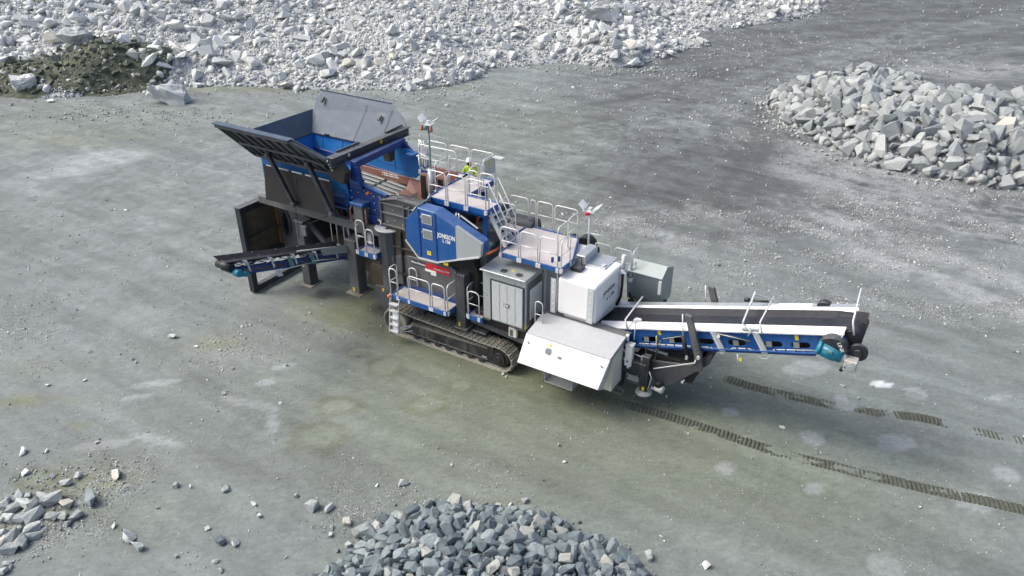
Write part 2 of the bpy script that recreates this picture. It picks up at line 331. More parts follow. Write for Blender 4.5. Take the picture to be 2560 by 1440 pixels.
def build_ground():
    xs = spaced(-30, 34, 0.14, (-420, 420), 1.05); ys = spaced(9.5, 64, 0.14, (-150, 620), 1.03)
    X, Y = np.meshgrid(xs, ys); nx, ny = len(xs), len(ys)
    Z = ground_h(X, Y)
    v = np.stack([X, Y, Z], -1).reshape(-1, 3)
    i = np.arange(nx * ny).reshape(ny, nx)
    q = np.stack([i[:-1, :-1], i[:-1, 1:], i[1:, 1:], i[1:, :-1]], -1).reshape(-1, 4)
    me = bpy.data.meshes.new('ground')
    me.vertices.add(len(v)); me.vertices.foreach_set('co', v.ravel())
    me.loops.add(q.size); me.loops.foreach_set('vertex_index', q.ravel())
    me.polygons.add(len(q)); me.polygons.foreach_set('loop_start', np.arange(0, q.size, 4)); me.polygons.foreach_set('loop_total', np.full(len(q), 4))
    me.polygons.foreach_set('use_smooth', np.ones(len(q), bool))
    me.update(); me.validate()
    # soil colour
    A = np.array([0.176, 0.200, 0.202]); B = np.array([0.150, 0.174, 0.134]); D = np.array([0.092, 0.104, 0.102]); Pp = np.array([0.40, 0.43, 0.445]); OL = np.array([0.105, 0.115, 0.066])
    u, vv = loc_uv(X, Y)
    def blob(px, py, rx, ry=None, rot=0):
        gx, gy = gnd(px, py); ry = ry or rx; c, s = math.cos(R(rot)), math.sin(R(rot)); dx, dy = X - gx, Y - gy
        return np.exp(-((dx * c + dy * s) / rx) ** 2 - ((-dx * s + dy * c) / ry) ** 2)
    n1 = fbm(X * 0.15, Y * 0.15, 1, 5, 0.55); n2 = fbm(X * 0.9, Y * 0.9, 2, 5, 0.6); n3 = fbm(X * 3.3, Y * 3.3, 3, 4, 0.6)
    st = fbm(u * 0.18 + n1 * 1.5, vv * 1.6, 4, 5, 0.6)       # streaks along the haul direction
    st2 = fbm((X + Y * 0.35) * 0.10 + n1 * 2, (Y - X * 0.30) * 0.9, 9, 5, 0.6)
    pc = (32.0, 51.5); rad_ = np.hypot(X - pc[0], (Y - pc[1]) * 1.15); th = np.arctan2(Y - pc[1], X - pc[0])
    arc = fbm(rad_ * 1.1 + n1 * 1.2, th * 3.0 + 20, 71, 5, 0.62); nearp = 1 - sstep(16, 30, rad_)
    st2 = st2 * (1 - nearp) + arc * nearp
    olive = np.clip(0.75 * blob(1250, 1000, 9, 6) + 0.7 * blob(1330, 860, 6, 4) + 0.5 * blob(1750, 1150, 7, 4) + .5 * blob(1400, 330, 12, 9) + .5 * blob(1350, 480, 6, 5) + .35 * blob(160, 300, 12, 5)
                    + 0.35 * blob(2300, 1300, 5, 3) + .4 * blob(300, 1290, 2.4, 1.2) + .5 * (n1 - 0.50), 0, 1)
    col = A[None, None] * (1 - olive[..., None]) + B[None, None] * olive[..., None]
    def over(c, m, k):
        m = np.clip(m, 0, 1)[..., None]; return c * (1 - m) + k * m
    right = sstep(-3, 9, X - (Y - 40) * 0.15) * sstep(30, 37, Y)
    col = over(col, 0.55 * right * sstep(0.30, 0.60, st2 + 0.25 * (n1 - .5)) + 0.58 * right, D * np.array([1.03, 1, 1.06]))
    pale = np.zeros_like(X)
    # pale haul tracks sweeping past the pile
    for pts, w_, k_ in ((((1300, 420), (1550, 330), (1850, 215), (2200, 110), (2560, 40)), 3.4, .42), (((1400, 480), (1700, 350), (2000, 180), (2300, 60)), 1.6, .35), (((2000, 420), (2200, 520), (2560, 590)), 2.6, .75),
                       (((2050, 380), (2300, 480), (2560, 520)), 3.2, .85), (((2350, 180), (2560, 170)), 4.5, .8), (((2200, 190), (2400, 130), (2560, 110)), 3.5, .5), (((1500, 560), (1640, 600)), 2.4, .55), (((1960, 500), (2200, 590), (2560, 720)), 1.3, .8), (((2120, 640), (2350, 700), (2560, 790)), 1.0, .75), (((2000, 560), (2250, 660), (2560, 770)), .6, .75), (((1560, 560), (1680, 610)), 1.8, .75), (((1750, 525), (1830, 545)), .9, .75), (((1640, 285), (1730, 310)), 1.6, .6)):
        g = [gnd(*p) for p in pts]
        col = over(col, (k_ if k_ < .7 else k_ * .62) * near_curve(X, Y, g, w_) * sstep(0.36, 0.58, st2 * .4 + n2 * .3 + n3 * .3), (Pp * .8 if k_ > .7 else A * 1.12))
        if k_ > .7: pale += near_curve(X, Y, g, w_) * sstep(.35, .6, st2 * .5 + n2 * .5)
    # damp olive-dark ground round the machine
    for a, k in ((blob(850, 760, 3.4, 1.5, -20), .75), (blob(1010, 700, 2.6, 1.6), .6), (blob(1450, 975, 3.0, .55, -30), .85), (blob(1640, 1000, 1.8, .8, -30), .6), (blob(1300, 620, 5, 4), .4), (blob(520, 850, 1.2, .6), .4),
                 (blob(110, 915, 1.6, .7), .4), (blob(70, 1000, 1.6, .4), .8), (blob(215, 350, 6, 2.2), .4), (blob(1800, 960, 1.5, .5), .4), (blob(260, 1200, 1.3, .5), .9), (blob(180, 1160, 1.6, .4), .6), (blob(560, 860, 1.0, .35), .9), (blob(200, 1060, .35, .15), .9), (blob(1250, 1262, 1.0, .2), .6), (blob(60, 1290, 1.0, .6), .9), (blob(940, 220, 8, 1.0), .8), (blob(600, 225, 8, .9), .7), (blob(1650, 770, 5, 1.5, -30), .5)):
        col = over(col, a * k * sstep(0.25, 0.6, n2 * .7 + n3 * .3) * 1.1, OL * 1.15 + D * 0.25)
    under = np.exp(-(np.clip(np.abs(u + 2.2) - 5.5, 0, None) ** 2 / 1.2 + np.clip(np.abs(vv - 1.9) - 1.9, 0, None) ** 2 / .8))  # contact shade beneath the machine, painted into the soil colour
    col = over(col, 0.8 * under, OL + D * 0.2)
    # crater-like damp rings and silty dried puddles
    for px_, py_, r_, r2_, kind in ((845, 1015, .62, .30, 0), (1065, 1010, .62, .32, 0), (965, 915, .55, .36, 0), (800, 1090, .8, .42, 0), (895, 880, .4, .2, 0), (1150, 965, .35, .2, 0),
                                    (385, 960, 1.0, .18, 1), (350, 990, .7, .14, 1), (620, 1008, 1.3, .17, 2), (665, 955, .35, .22, 1), (680, 1055, .22, .5, 1), (710, 915, .5, .12, 1), (260, 395, 3.0, 1.3, 1), (160, 430, 2.5, .8, 1),
                                    (1825, 1030, .3, .2, 1), (2030, 1095, .34, .28, 1), (2110, 1010, .35, .35, 1), (2240, 1110, .7, .35, 1), (2290, 985, .35, .3, 1), (2010, 920, 1.0, .35, 1), (1860, 850, .6, .3, 1), (2205, 962, .45, .16, 3),
                                    (2210, 1420, .5, .3, 1), (1815, 1170, .35, .25, 1), (2035, 1225, .3, .2, 1), (2510, 1190, .4, .3, 1), (2500, 995, .4, .15, 1), (2440, 1260, .6, .3, 1), (100, 1210, .5, .3, 0), (210, 1215, .6, .25, 0), (250, 1110, .9, .2, 1), (400, 1100, 1.2, .14, 2), (90, 1195, .6, .25, 0)):
        gx, gy = gnd(px_, py_); dx, dy = X - gx, Y - gy
        if kind == 2: dx, dy = dx * .95 - dy * .3, dx * .3 + dy * .95
        if kind == 1: dx, dy = dx * .95 + dy * .25, -dx * .25 + dy * .95
        rr = np.sqrt((dx / r_) ** 2 + (dy / r2_ / 1.4) ** 2) + (n3 - .5) * .55 + (n2 - .5) * .7
        if kind == 0:
            col = over(col, .62 * np.exp(-((rr - 1.1) / .28) ** 2), OL + .02); col = over(col, .7 * (1 - sstep(.72, .9, rr)), B * 1.30)
        else: col = over(col, (.5 if kind < 3 else .95) * (1 - sstep(.80, .98, rr)), Pp * (.82 if kind < 3 else 1.4))
    g = grit_field(X, Y) + pale * .9
    col = over(col, 0.22 * np.clip(g, 0, 1), D * 1.0)
    # faint wheel lines crossing the yard
    for pts, k_ in ((((0, 640), (300, 600), (560, 560)), .3), (((0, 700), (350, 640), (620, 600)), .3), (((0, 1075), (300, 1120), (640, 1150), (900, 1130)), .28), (((0, 1110), (300, 1155), (640, 1190), (980, 1170)), .28),
                    (((1100, 1180), (1500, 1230), (1900, 1330), (2100, 1440)), .22), (((1150, 1140), (1550, 1190), (1980, 1290), (2250, 1440)), .22), (((1000, 340), (1400, 400), (1700, 520), (2100, 760), (2560, 960)), .4), (((1060, 300), (1450, 360), (1800, 500), (2200, 730), (2560, 900)), .4),
                    (((1250, 300), (1600, 240), (2000, 130), (2400, 20)), .5), (((1300, 340), (1650, 275), (2050, 150), (2500, 20)), .5), (((1700, 600), (1850, 420), (1900, 300), (2000, 190)), .45), (((1780, 640), (1880, 450), (1930, 330)), .4), (((700, 330), (400, 420), (150, 560), (0, 660)), .3),
                    (((760, 300), (420, 380), (120, 500), (0, 580)), .3), (((560, 470), (300, 520), (60, 620)), .25), (((2560, 760), (2200, 800), (2000, 880)), .3), (((2560, 820), (2230, 850), (2050, 930)), .3)):
        g_ = [gnd(*p) for p in pts]; col = over(col, k_ * near_curve(X, Y, g_, .55) * sstep(.3, .6, n3 * .5 + n2 * .5), col.mean(axis=2, keepdims=True) * .62 * np.array([.98, 1.03, .97]))
    far_ = (.45 + .55 * sstep(22, 40, Y))[..., None]
    col *= (1 + .60 * (st[..., None] - .5)) * (1 + .60 * far_ * (n3[..., None] - .5)) * (1 + .62 * far_ * (n2[..., None] - .5))
    fine = fbm(u * .5 + n2, vv * 5.0 + n1 * 3, 55, 4, .6); col *= (1 + .34 * (fine[..., None] - .5))
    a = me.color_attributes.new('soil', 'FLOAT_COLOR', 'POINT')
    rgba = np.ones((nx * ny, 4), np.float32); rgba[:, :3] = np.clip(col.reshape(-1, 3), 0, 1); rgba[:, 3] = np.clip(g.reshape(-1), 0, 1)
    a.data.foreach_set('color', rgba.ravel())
    m, t, b = newmat('compacted_quarry_silt')
    at = N(t, 'ShaderNodeAttribute', attribute_name='soil')
    pos = N(t, 'ShaderNodeNewGeometry').outputs['Position']
    f1 = noise(t, 9, 6, 0.75, vec=pos); f2 = noise(t, 45, 4, 0.7, vec=pos); f3 = noise(t, 2.5, 8, 0.7, vec=pos, stretch=(1, 2.2, 1)); f4 = noise(t, 22, 3, 0.6, vec=pos)
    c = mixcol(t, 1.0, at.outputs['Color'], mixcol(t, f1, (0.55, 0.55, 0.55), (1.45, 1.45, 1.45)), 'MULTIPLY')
    c = mixcol(t, 1.0, c, mixcol(t, f3, (0.62, 0.63, 0.61), (1.38, 1.37, 1.39)), 'MULTIPLY')
    c = mixcol(t, ramp(t, f2, 0.60, 0.72, 0, 0.5), c, (0.07, 0.075, 0.075))
    sp = N(t, 'ShaderNodeMath', operation='MULTIPLY'); t.links.new(at.outputs['Alpha'], sp.inputs[0]); t.links.new(ramp(t, f4, 0.55, 0.63, 0, 1), sp.inputs[1])
    c = mixcol(t, sp.outputs[0], c, (0.46, 0.47, 0.47))
    t.links.new(c, b.inputs['Base Color']); b.inputs['Roughness'].default_value = 0.82; b.inputs['Specular IOR Level'].default_value = 0.35
    bn = N(t, 'ShaderNodeBump'); bn.inputs['Strength'].default_value = 0.5; bn.inputs['Distance'].default_value = 0.04
    t.links.new(f1, bn.inputs['Height']); t.links.new(bn.outputs[0], b.inputs['Normal'])
    me.materials.append(m)
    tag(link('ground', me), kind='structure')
build_ground()

# ------------------------------------------------------------------ rocks
def rock_mesh(name, n, squash, mat, seed, rough=False):
    r = random.Random(seed); bm = bmesh.new()
    for _ in range(n):
        p = Vector((r.uniform(-1, 1), r.uniform(-1, 1), r.uniform(-1, 1)))
        e_ = 2.2 + (seed % 5) * .5; k = (abs(p.x) ** e_ + abs(p.y) ** e_ + abs(p.z) ** e_) ** (1 / e_)
        p = p / max(k, 1e-3) * r.uniform(0.82, 1.0)
        bm.verts.new((p.x * squash[0] * .5, p.y * squash[1] * .5, p.z * squash[2] * .5))
    h = bmesh.ops.convex_hull(bm, input=bm.verts)
    bmesh.ops.delete(bm, geom=[g for g in h['geom_interior'] if isinstance(g, bmesh.types.BMVert)], context='VERTS')
    bmesh.ops.dissolve_limit(bm, angle_limit=R(14), verts=bm.verts, edges=bm.edges)
    if rough:
        bmesh.ops.triangulate(bm, faces=bm.faces)
        bmesh.ops.subdivide_edges(bm, edges=bm.edges, cuts=5, use_grid_fill=True, smooth=0.0)
        from mathutils import noise as mn
        for v_ in bm.verts:
            q = v_.co * 2.2 + Vector((seed, 0, 0)); v_.co += v_.co.normalized() * (mn.fractal(q, 0.7, 2.1, 5) * 0.11 + mn.noise(q * .8) * .12)
    me = bpy.data.meshes.new(name); bm.to_mesh(me); bm.free(); me.materials.append(mat); return me
SHAPES = [(1.25, .95, .75), (1.1, .85, .9), (1.4, .8, .62), (1.0, 1.0, .8), (1.3, 1.05, .55), (1.5, .72, .6), (1.05, .9, .65), (1.2, .7, .8)]
def rock_set(name, mat, n=16, pts=(11, 17), base=0):
    return [rock_mesh(name, random.Random(base + i).randint(*pts), SHAPES[i % 8], mat, base + i * 13 + 1) for i in range(n)]
def rand_rot(r, flat=0.5): return Euler((r.gauss(0, flat), r.gauss(0, flat), r.uniform(0, 6.283)))
def place_rock(me, name, x, y, z, s, rot, label, cat='rock', group=None, sc=(1, 1, 1)):
    o = bpy.data.objects.new(name, me); C.objects.link(o)
    o.location = (x, y, z); o.rotation_euler = rot; o.scale = (s * sc[0], s * sc[1], s * sc[2])
    return tag(o, label, cat, group)
def joined(name, meshes, inst, mat, label, cat):
    """inst: list of (x,y,z,size,rot). one mesh of many small stones"""
    base = []
    for me in meshes:
        me.calc_loop_triangles(); nv = len(me.vertices); v = np.empty(nv * 3); me.vertices.foreach_get('co', v)
        tr = np.empty(len(me.loop_triangles) * 3, np.int64); me.loop_triangles.foreach_get('vertices', tr)
        base.append((v.reshape(-1, 3), tr.reshape(-1, 3)))
    VS, TS = [], []; off = 0
    for k, (v, tr) in enumerate(base):
        a = inst[k::len(base)]
        if len(a) == 0: continue
        a = np.array(a); n = len(a)
        ax, ay, az = a[:, 4], a[:, 5], a[:, 6]
        cx, sx, cy, sy, cz, sz = np.cos(ax), np.sin(ax), np.cos(ay), np.sin(ay), np.cos(az), np.sin(az)
        M = np.empty((n, 3, 3))
        M[:, 0, 0] = cy * cz; M[:, 0, 1] = sx * sy * cz - cx * sz; M[:, 0, 2] = cx * sy * cz + sx * sz
        M[:, 1, 0] = cy * sz; M[:, 1, 1] = sx * sy * sz + cx * cz; M[:, 1, 2] = cx * sy * sz - sx * cz
        M[:, 2, 0] = -sy; M[:, 2, 1] = sx * cy; M[:, 2, 2] = cx * cy
        P = np.einsum('nij,vj->nvi', M, v) * a[:, 3][:, None, None] + a[:, None, :3]
        T = tr[None] + (np.arange(n) * len(v))[:, None, None] + off
        VS.append(P.reshape(-1, 3)); TS.append(T.reshape(-1, 3)); off += n * len(v)
    v = np.concatenate(VS); t = np.concatenate(TS)
    me = bpy.data.meshes.new(name); me.vertices.add(len(v)); me.vertices.foreach_set('co', v.ravel())
    me.loops.add(t.size); me.loops.foreach_set('vertex_index', t.ravel())
    me.polygons.add(len(t)); me.polygons.foreach_set('loop_start', np.arange(0, t.size, 3)); me.polygons.foreach_set('loop_total', np.full(len(t), 3))
    me.update(); me.materials.append(mat)
    return tag(link(name, me), label, cat, kind='stuff')
def mound(name, hf, x0, x1, y0, y1, step, mat, label, cat):
    xs = np.arange(x0, x1, step); ys = np.arange(y0, y1, step); X, Y = np.meshgrid(xs, ys)
    Z = hf(X, Y); Z = np.where(Z > 0.01, Z + ground_h(X, Y), -0.4)
    v = np.stack([X, Y, Z], -1).reshape(-1, 3); nx, ny = len(xs), len(ys)
    i = np.arange(nx * ny).reshape(ny, nx); q = np.stack([i[:-1, :-1], i[:-1, 1:], i[1:, 1:], i[1:, :-1]], -1).reshape(-1, 4)
    q = q[(v[q][:, :, 2].max(1) > -0.39)]
    me = bpy.data.meshes.new(name); me.from_pydata(v.tolist(), [], q.tolist()); me.polygons.foreach_set('use_smooth', [True] * len(q)); me.materials.append(mat)
    return tag(link(name, me), label, cat, kind='structure')
def soilmat(name, a, b_, scale=3, patch=None):
    m, t, b = newmat(name); pos = N(t, 'ShaderNodeNewGeometry').outputs['Position']
    n = noise(t, scale, 8, 0.75, vec=pos); c = mixcol(t, ramp(t, n, .3, .7), a, b_)
    t.links.new(c, b.inputs['Base Color']); b.inputs['Roughness'].default_value = 0.95; b.inputs['Specular IOR Level'].default_value = 0.2
    bn = N(t, 'ShaderNodeBump'); bn.inputs['Strength'].default_value = 0.9; bn.inputs['Distance'].default_value = 0.15
    t.links.new(n, bn.inputs['Height']); t.links.new(bn.outputs[0], b.inputs['Normal']); return m
def scatter(n, x0, x1, y0, y1, smin, smax, power, seed, dens, gap=0.40):
    """rejection scatter, largest first, keeps big stones from overlapping; returns list (x,y,size)"""
    r = np.random.default_rng(seed)
    s = smin * (smax / smin) ** (r.random(n) ** power); s = np.sort(s)[::-1]
    x = r.uniform(x0, x1, n * 7); y = r.uniform(y0, y1, n * 7); ok = dens(x, y) > r.random(n * 7); x, y = x[ok], y[ok]
    cell = smax; grid = {}; out = []; j = 0
    for k in range(len(s)):
        if j >= len(x): break
        for _ in range(6):
            if j >= len(x): break
            px, py = x[j], y[j]; j += 1; cx, cy = int(px // cell), int(py // cell); good = True
            for a in (-1, 0, 1):
                for b in (-1, 0, 1):
                    for (qx, qy, qs) in grid.get((cx + a, cy + b), ()):
                        if (qx - px) ** 2 + (qy - py) ** 2 < (gap * (qs + s[k])) ** 2: good = False; break
                    if not good: break
                if not good: break
            if good:
                if s[k] > smin * 1.3: grid.setdefault((cx, cy), []).append((px, py, s[k]))
                out.append((px, py, s[k])); break
    return out
def apparent(x, y, s): return s / np.hypot(np.hypot(x, y), 14)
def in_view(x, y, z=0):
    dy = y * math.cos(P29) - (z - 16) * math.sin(P29); ux = x * 1900 / dy; uy = -(y * math.sin(P29) + (z - 16) * math.cos(P29)) * 1900 / dy
    return abs(ux) < 1300 and abs(uy) < 740
def pile(items, hf, meshes, label_fn, group, top_n, jointname, jointlabel, mat, sink=0.12, seed=5, flat=0.5, rockname='rock'):
    vis = [k for k, (x, y, s) in enumerate(items) if in_view(x, y, 1.0)]
    vis.sort(key=lambda k: -apparent(*items[k])); big = set(vis[:top_n]); r = random.Random(seed); rest = []
    for k, (x, y, s) in enumerate(items):
        h = float(hf(np.array([x]), np.array([y]))[0]) + float(ground_h(np.array([x]), np.array([y]))[0])
        e = rand_rot(r, flat); z = h + s * (0.30 - sink)
        if k in big: place_rock(meshes[r.randrange(len(meshes))], rockname, x, y, z, s, e, label_fn(x, y, s), 'rock', group)
        else: rest.append((x, y, z, s, e.x, e.y, e.z))
    if rest: joined(jointname, meshes, rest, mat, jointlabel, 'rubble')

# --- great pale rubble bank across the back
mound('rubble_bank', heap_h, -75, 60, 56, 130, 0.5, soilmat('crushed_pale_fines', (0.34, 0.355, 0.36), (0.58, 0.595, 0.60), 2.5),
      'long bank of pale crushed fines rising under the rubble across the top of the photo', 'rubble bank')
def soil_mask(x, y):
    n = fbm(np.asarray(x) * .5, np.asarray(y) * .5, 61, 4)
    a = np.exp(-((x + 37.5) / 5.6) ** 2 - ((y - 62.6) / 2.6) ** 2) * 1.25 + np.exp(-((x + 31.8) / 3.0) ** 2 - ((y - 65.5) / 3.0) ** 2) * 1.2
    return a * (0.45 + 1.1 * n)
WR = rock_set('rock', ROCKW, 20, (10, 16), 100); DR = rock_set('dark_rock', ROCKM, 12, (10, 16), 300); WRS = rock_set('stone', ROCKW, 10, (7, 9), 400)
def dH(x, y):
    d = heap_h(x, y); return (d > 0.03) * ((y < 90) | (x > 14)) * (1 - 0.72 * sstep(.45, .75, soil_mask(x, y)))
def sizer(x, y): return 0.55 + 0.9 * fbm(np.asarray(x) * .11, np.asarray(y) * .16, 88, 3)
def heap_label(x, y, s):
    d = float(polydist(np.array([x]), np.array([y]), HEAP)[0])
    row = 'at the foot' if d < 2.5 else ('in the lower slope' if d < 7 else 'high up')
    col_ = 'at the left end of' if x < -28 else ('left of the hopper, in' if x < -17 else ('behind the hopper, in' if x < -6 else ('right of the hopper, in' if x < 6 else 'beside the haul road, in')))
    return ('big' if s > .9 else 'middling') + ' pale rock ' + row + ' ' + col_ + ' the rubble bank'
hs = [(x, y, s * float(sizer(x, y))) for x, y, s in scatter(19000, -50, 48, 58, 112, 0.20, 1.45, 8.0, 11, dH)]
pile(hs, heap_h, WR, heap_label,
     'rocks of the pale rubble bank', 300, 'rubble', 'pale broken rubble covering the bank', ROCKW, seed=3, rockname='rubble_block')
r_ = np.random.default_rng(21); n_ = 75000
xx = r_.uniform(-50, 48, n_); yy = r_.uniform(58, 112, n_); k_ = dH(xx, yy) > r_.random(n_); xx, yy = xx[k_], yy[k_]
zz = heap_h(xx, yy) + ground_h(xx, yy); ss = r_.uniform(0.10, 0.34, len(xx))
joined('rubble', WRS, list(zip(xx, yy, zz + ss * .2, ss, *(r_.uniform(0, 6.28, (3, len(xx)))))), ROCKW, 'small pale stones filling the gaps of the bank', 'rubble')
# dark soil spill at its left end
def soil_h(x, y): return np.where(soil_mask(x, y) > .35, heap_h(x, y) + 0.22 * sstep(.35, .6, soil_mask(x, y)), 0)
mound('soil_heap', soil_h, -45, -22, 58, 74, 0.25, soilmat('dark_olive_soil', (0.055, 0.062, 0.040), (0.15, 0.165, 0.125), 2.2),
      'dark olive soil slumped over the left end of the rubble bank', 'soil heap')
ds = scatter(700, -44, -23, 58.5, 73, 0.15, 0.9, 3.2, 17, lambda x, y: (polydist(x, y, HEAP) > 0.1) * sstep(.3, .6, soil_mask(x, y)))
pile(ds, lambda x, y: heap_h(x, y) + .2, DR, lambda x, y, s: 'rock half buried in the dark soil slump at the left end of the bank', 'rocks in the dark soil', 90, 'soil_stones', 'small stones in the dark soil', ROCKM, seed=9, rockname='dark_rock')

# --- the boulder pile on the right
GR = rock_set('boulder', ROCKG, 24, (13, 24), 500)
mound('boulder_pile_core', pileR_h, 18, 48, 39, 65, 0.3, soilmat('grey_pile_fines', (0.17, 0.185, 0.19), (0.34, 0.36, 0.365), 3), 'grey fines and small stone showing between the boulders of the right-hand pile', 'rock pile')
dR = lambda x, y: (polydist(x, y, PILER) > 0.15) * 1.0
rs = scatter(4800, 18, 48, 39, 65, 0.28, 1.35, 1.8, 23, dR, .30)
pile(rs, pileR_h, GR, lambda x, y, s: ('big' if s > 1.0 else 'middling') + ' grey boulder ' + ('at the left tip' if x < 22.5 else 'on the crest' if pileR_h(np.array([x]), np.array([y]))[0] > 1.3 else 'low on the near side' if y < 50 else 'low on the far side') + (' of the right-hand pile' if x < 29 else ' of the right-hand pile, by the photo edge'), 'boulders of the right-hand pile', 300, 'boulder_fill', 'smaller grey rocks between the boulders', ROCKG, sink=0.10, seed=4, flat=0.6, rockname='boulder')
n_ = 5000; r_ = np.random.default_rng(5); xx = r_.uniform(16, 48, n_); yy = r_.uniform(38, 65, n_); pd_ = polydist(xx, yy, PILER)
k_ = (pd_ > -1.6) & (r_.random(n_) < np.where(pd_ > 0, .9, .45 * np.exp(pd_ / .7))); xx, yy = xx[k_], yy[k_]; ss = r_.uniform(.12, .38, len(xx))
joined('boulder_fill', GR[:8], list(zip(xx, yy, pileR_h(xx, yy) + ground_h(xx, yy) + ss * .15, ss, *(r_.uniform(0, 6.28, (3, len(xx)))))), ROCKG, 'broken chips in and around the boulder pile', 'rubble')

# --- the blue-grey pile at the bottom
FR = rock_set('rock', ROCKD, 28, (16, 30), 700)
mound('stone_pile_core', pileF_h, -6.5, 4.8, 8.5, 16.3, 0.1, soilmat('dark_pile_fines', (0.04, 0.046, 0.05), (0.11, 0.12, 0.125), 8), 'dark grit between the stones of the front pile', 'rock pile')
fs = scatter(4600, -6.4, 4.6, 8.6, 16.3, 0.09, 0.48, 1.35, 29, lambda x, y: (polydist(x, y, PILEF) > 0.02) * 1.0, .31)
pile(fs, pileF_h, FR, lambda x, y, s: ('large' if s > .27 else 'fist-sized' if s < .2 else 'middling') + ' blue-grey stone ' + ('on the left flank' if x < -2.6 else 'on the right flank' if x > 1.0 else 'in the middle') + (' of the front pile, at the photo bottom edge' if y < 14.6 else ' of the front pile, near its far rim'), 'rocks of the front pile', 300, 'stone_fill', 'smaller blue-grey stones filling the front pile', ROCKD, sink=0.08, seed=6, flat=0.7, rockname='crushed_stone')
n_ = 4200; r_ = np.random.default_rng(6); xx = r_.uniform(-6.8, 5, n_); yy = r_.uniform(10, 16.6, n_); pd_ = polydist(xx, yy, PILEF)
k_ = (pd_ > -.5) & (r_.random(n_) < np.where(pd_ > 0, .9, .4 * np.exp(pd_ / .16))); xx, yy = xx[k_], yy[k_]; ss = r_.uniform(.04, .12, len(xx))
joined('stone_fill', FR[:8], list(zip(xx, yy, pileF_h(xx, yy) + ground_h(xx, yy) + ss * .15, ss, *(r_.uniform(0, 6.28, (3, len(xx)))))), ROCKD, 'chips of blue-grey stone in and around the front pile', 'rubble')

# --- single stones lying about: (px, py, width px, kind, label)
G1 = [rock_mesh('boulder', 18, (1.3, 1.0, .8), ROCKW, 901 + i, True) for i in range(3)]
SG = rock_set('rock', ROCKL, 12, (11, 16), 950); SB = rock_set('rock', ROCKD, 6, (11, 16), 990); SW = rock_set('rock', PEB, 8, (10, 14), 980)
def lone(px_, py_, wpx, ms, label, sc=(1, 1, 1), rz=None, flat=.2, group=None, sink=.1, name='rock'):
    x, y = gnd(px_, py_); dist = math.hypot(math.hypot(x, y), 16); s = wpx / 1900 * dist / 1.0; r = random.Random(int(px_ * 7 + py_ * 13))
    z = float(heap_h(np.array([x]), np.array([y]))[0] + ground_h(np.array([x]), np.array([y]))[0])
    return place_rock(ms[r.randrange(len(ms))], name, x, y, z + s * (.36 * sc[2] - sink), s, Euler((r.gauss(0, flat), r.gauss(0, flat), r.uniform(0, 6.28) if rz is None else rz)), label, 'boulder' if name == 'boulder' else 'rock', group, sc)
lone(428, 256, 80, G1, 'great pale boulder with a shaded right side at the foot of the rubble bank', (1.15, .8, .85), R(8), .1, name='boulder')
lone(212, 200, 56, G1[1:], 'pale pointed boulder lying in the dark soil slump', (1.1, .7, 1.1), R(5), .1, name='boulder')
lone(72, 238, 52, G1[:1], 'pale rounded boulder at the foot of the dark soil near the left edge', (1, .8, 1), .3, .1, name='boulder')
lone(128, 256, 14, SW, 'small white stone just below the dark soil, near the left edge')
lone(1490, 118, 58, G1, 'large white boulder near the front edge of the rubble bank by the haul road', (1.1, .8, 1.0), R(10), .1, name='boulder')
lone(1955, 258, 30, SG, 'lone grey rock just off the left tip of the boulder pile')
lone(1942, 252, 16, SG, 'small dark-edged rock beside the lone one at the left tip of the boulder pile')
for a in ((455, 841 - 0, 0, 0),): pass
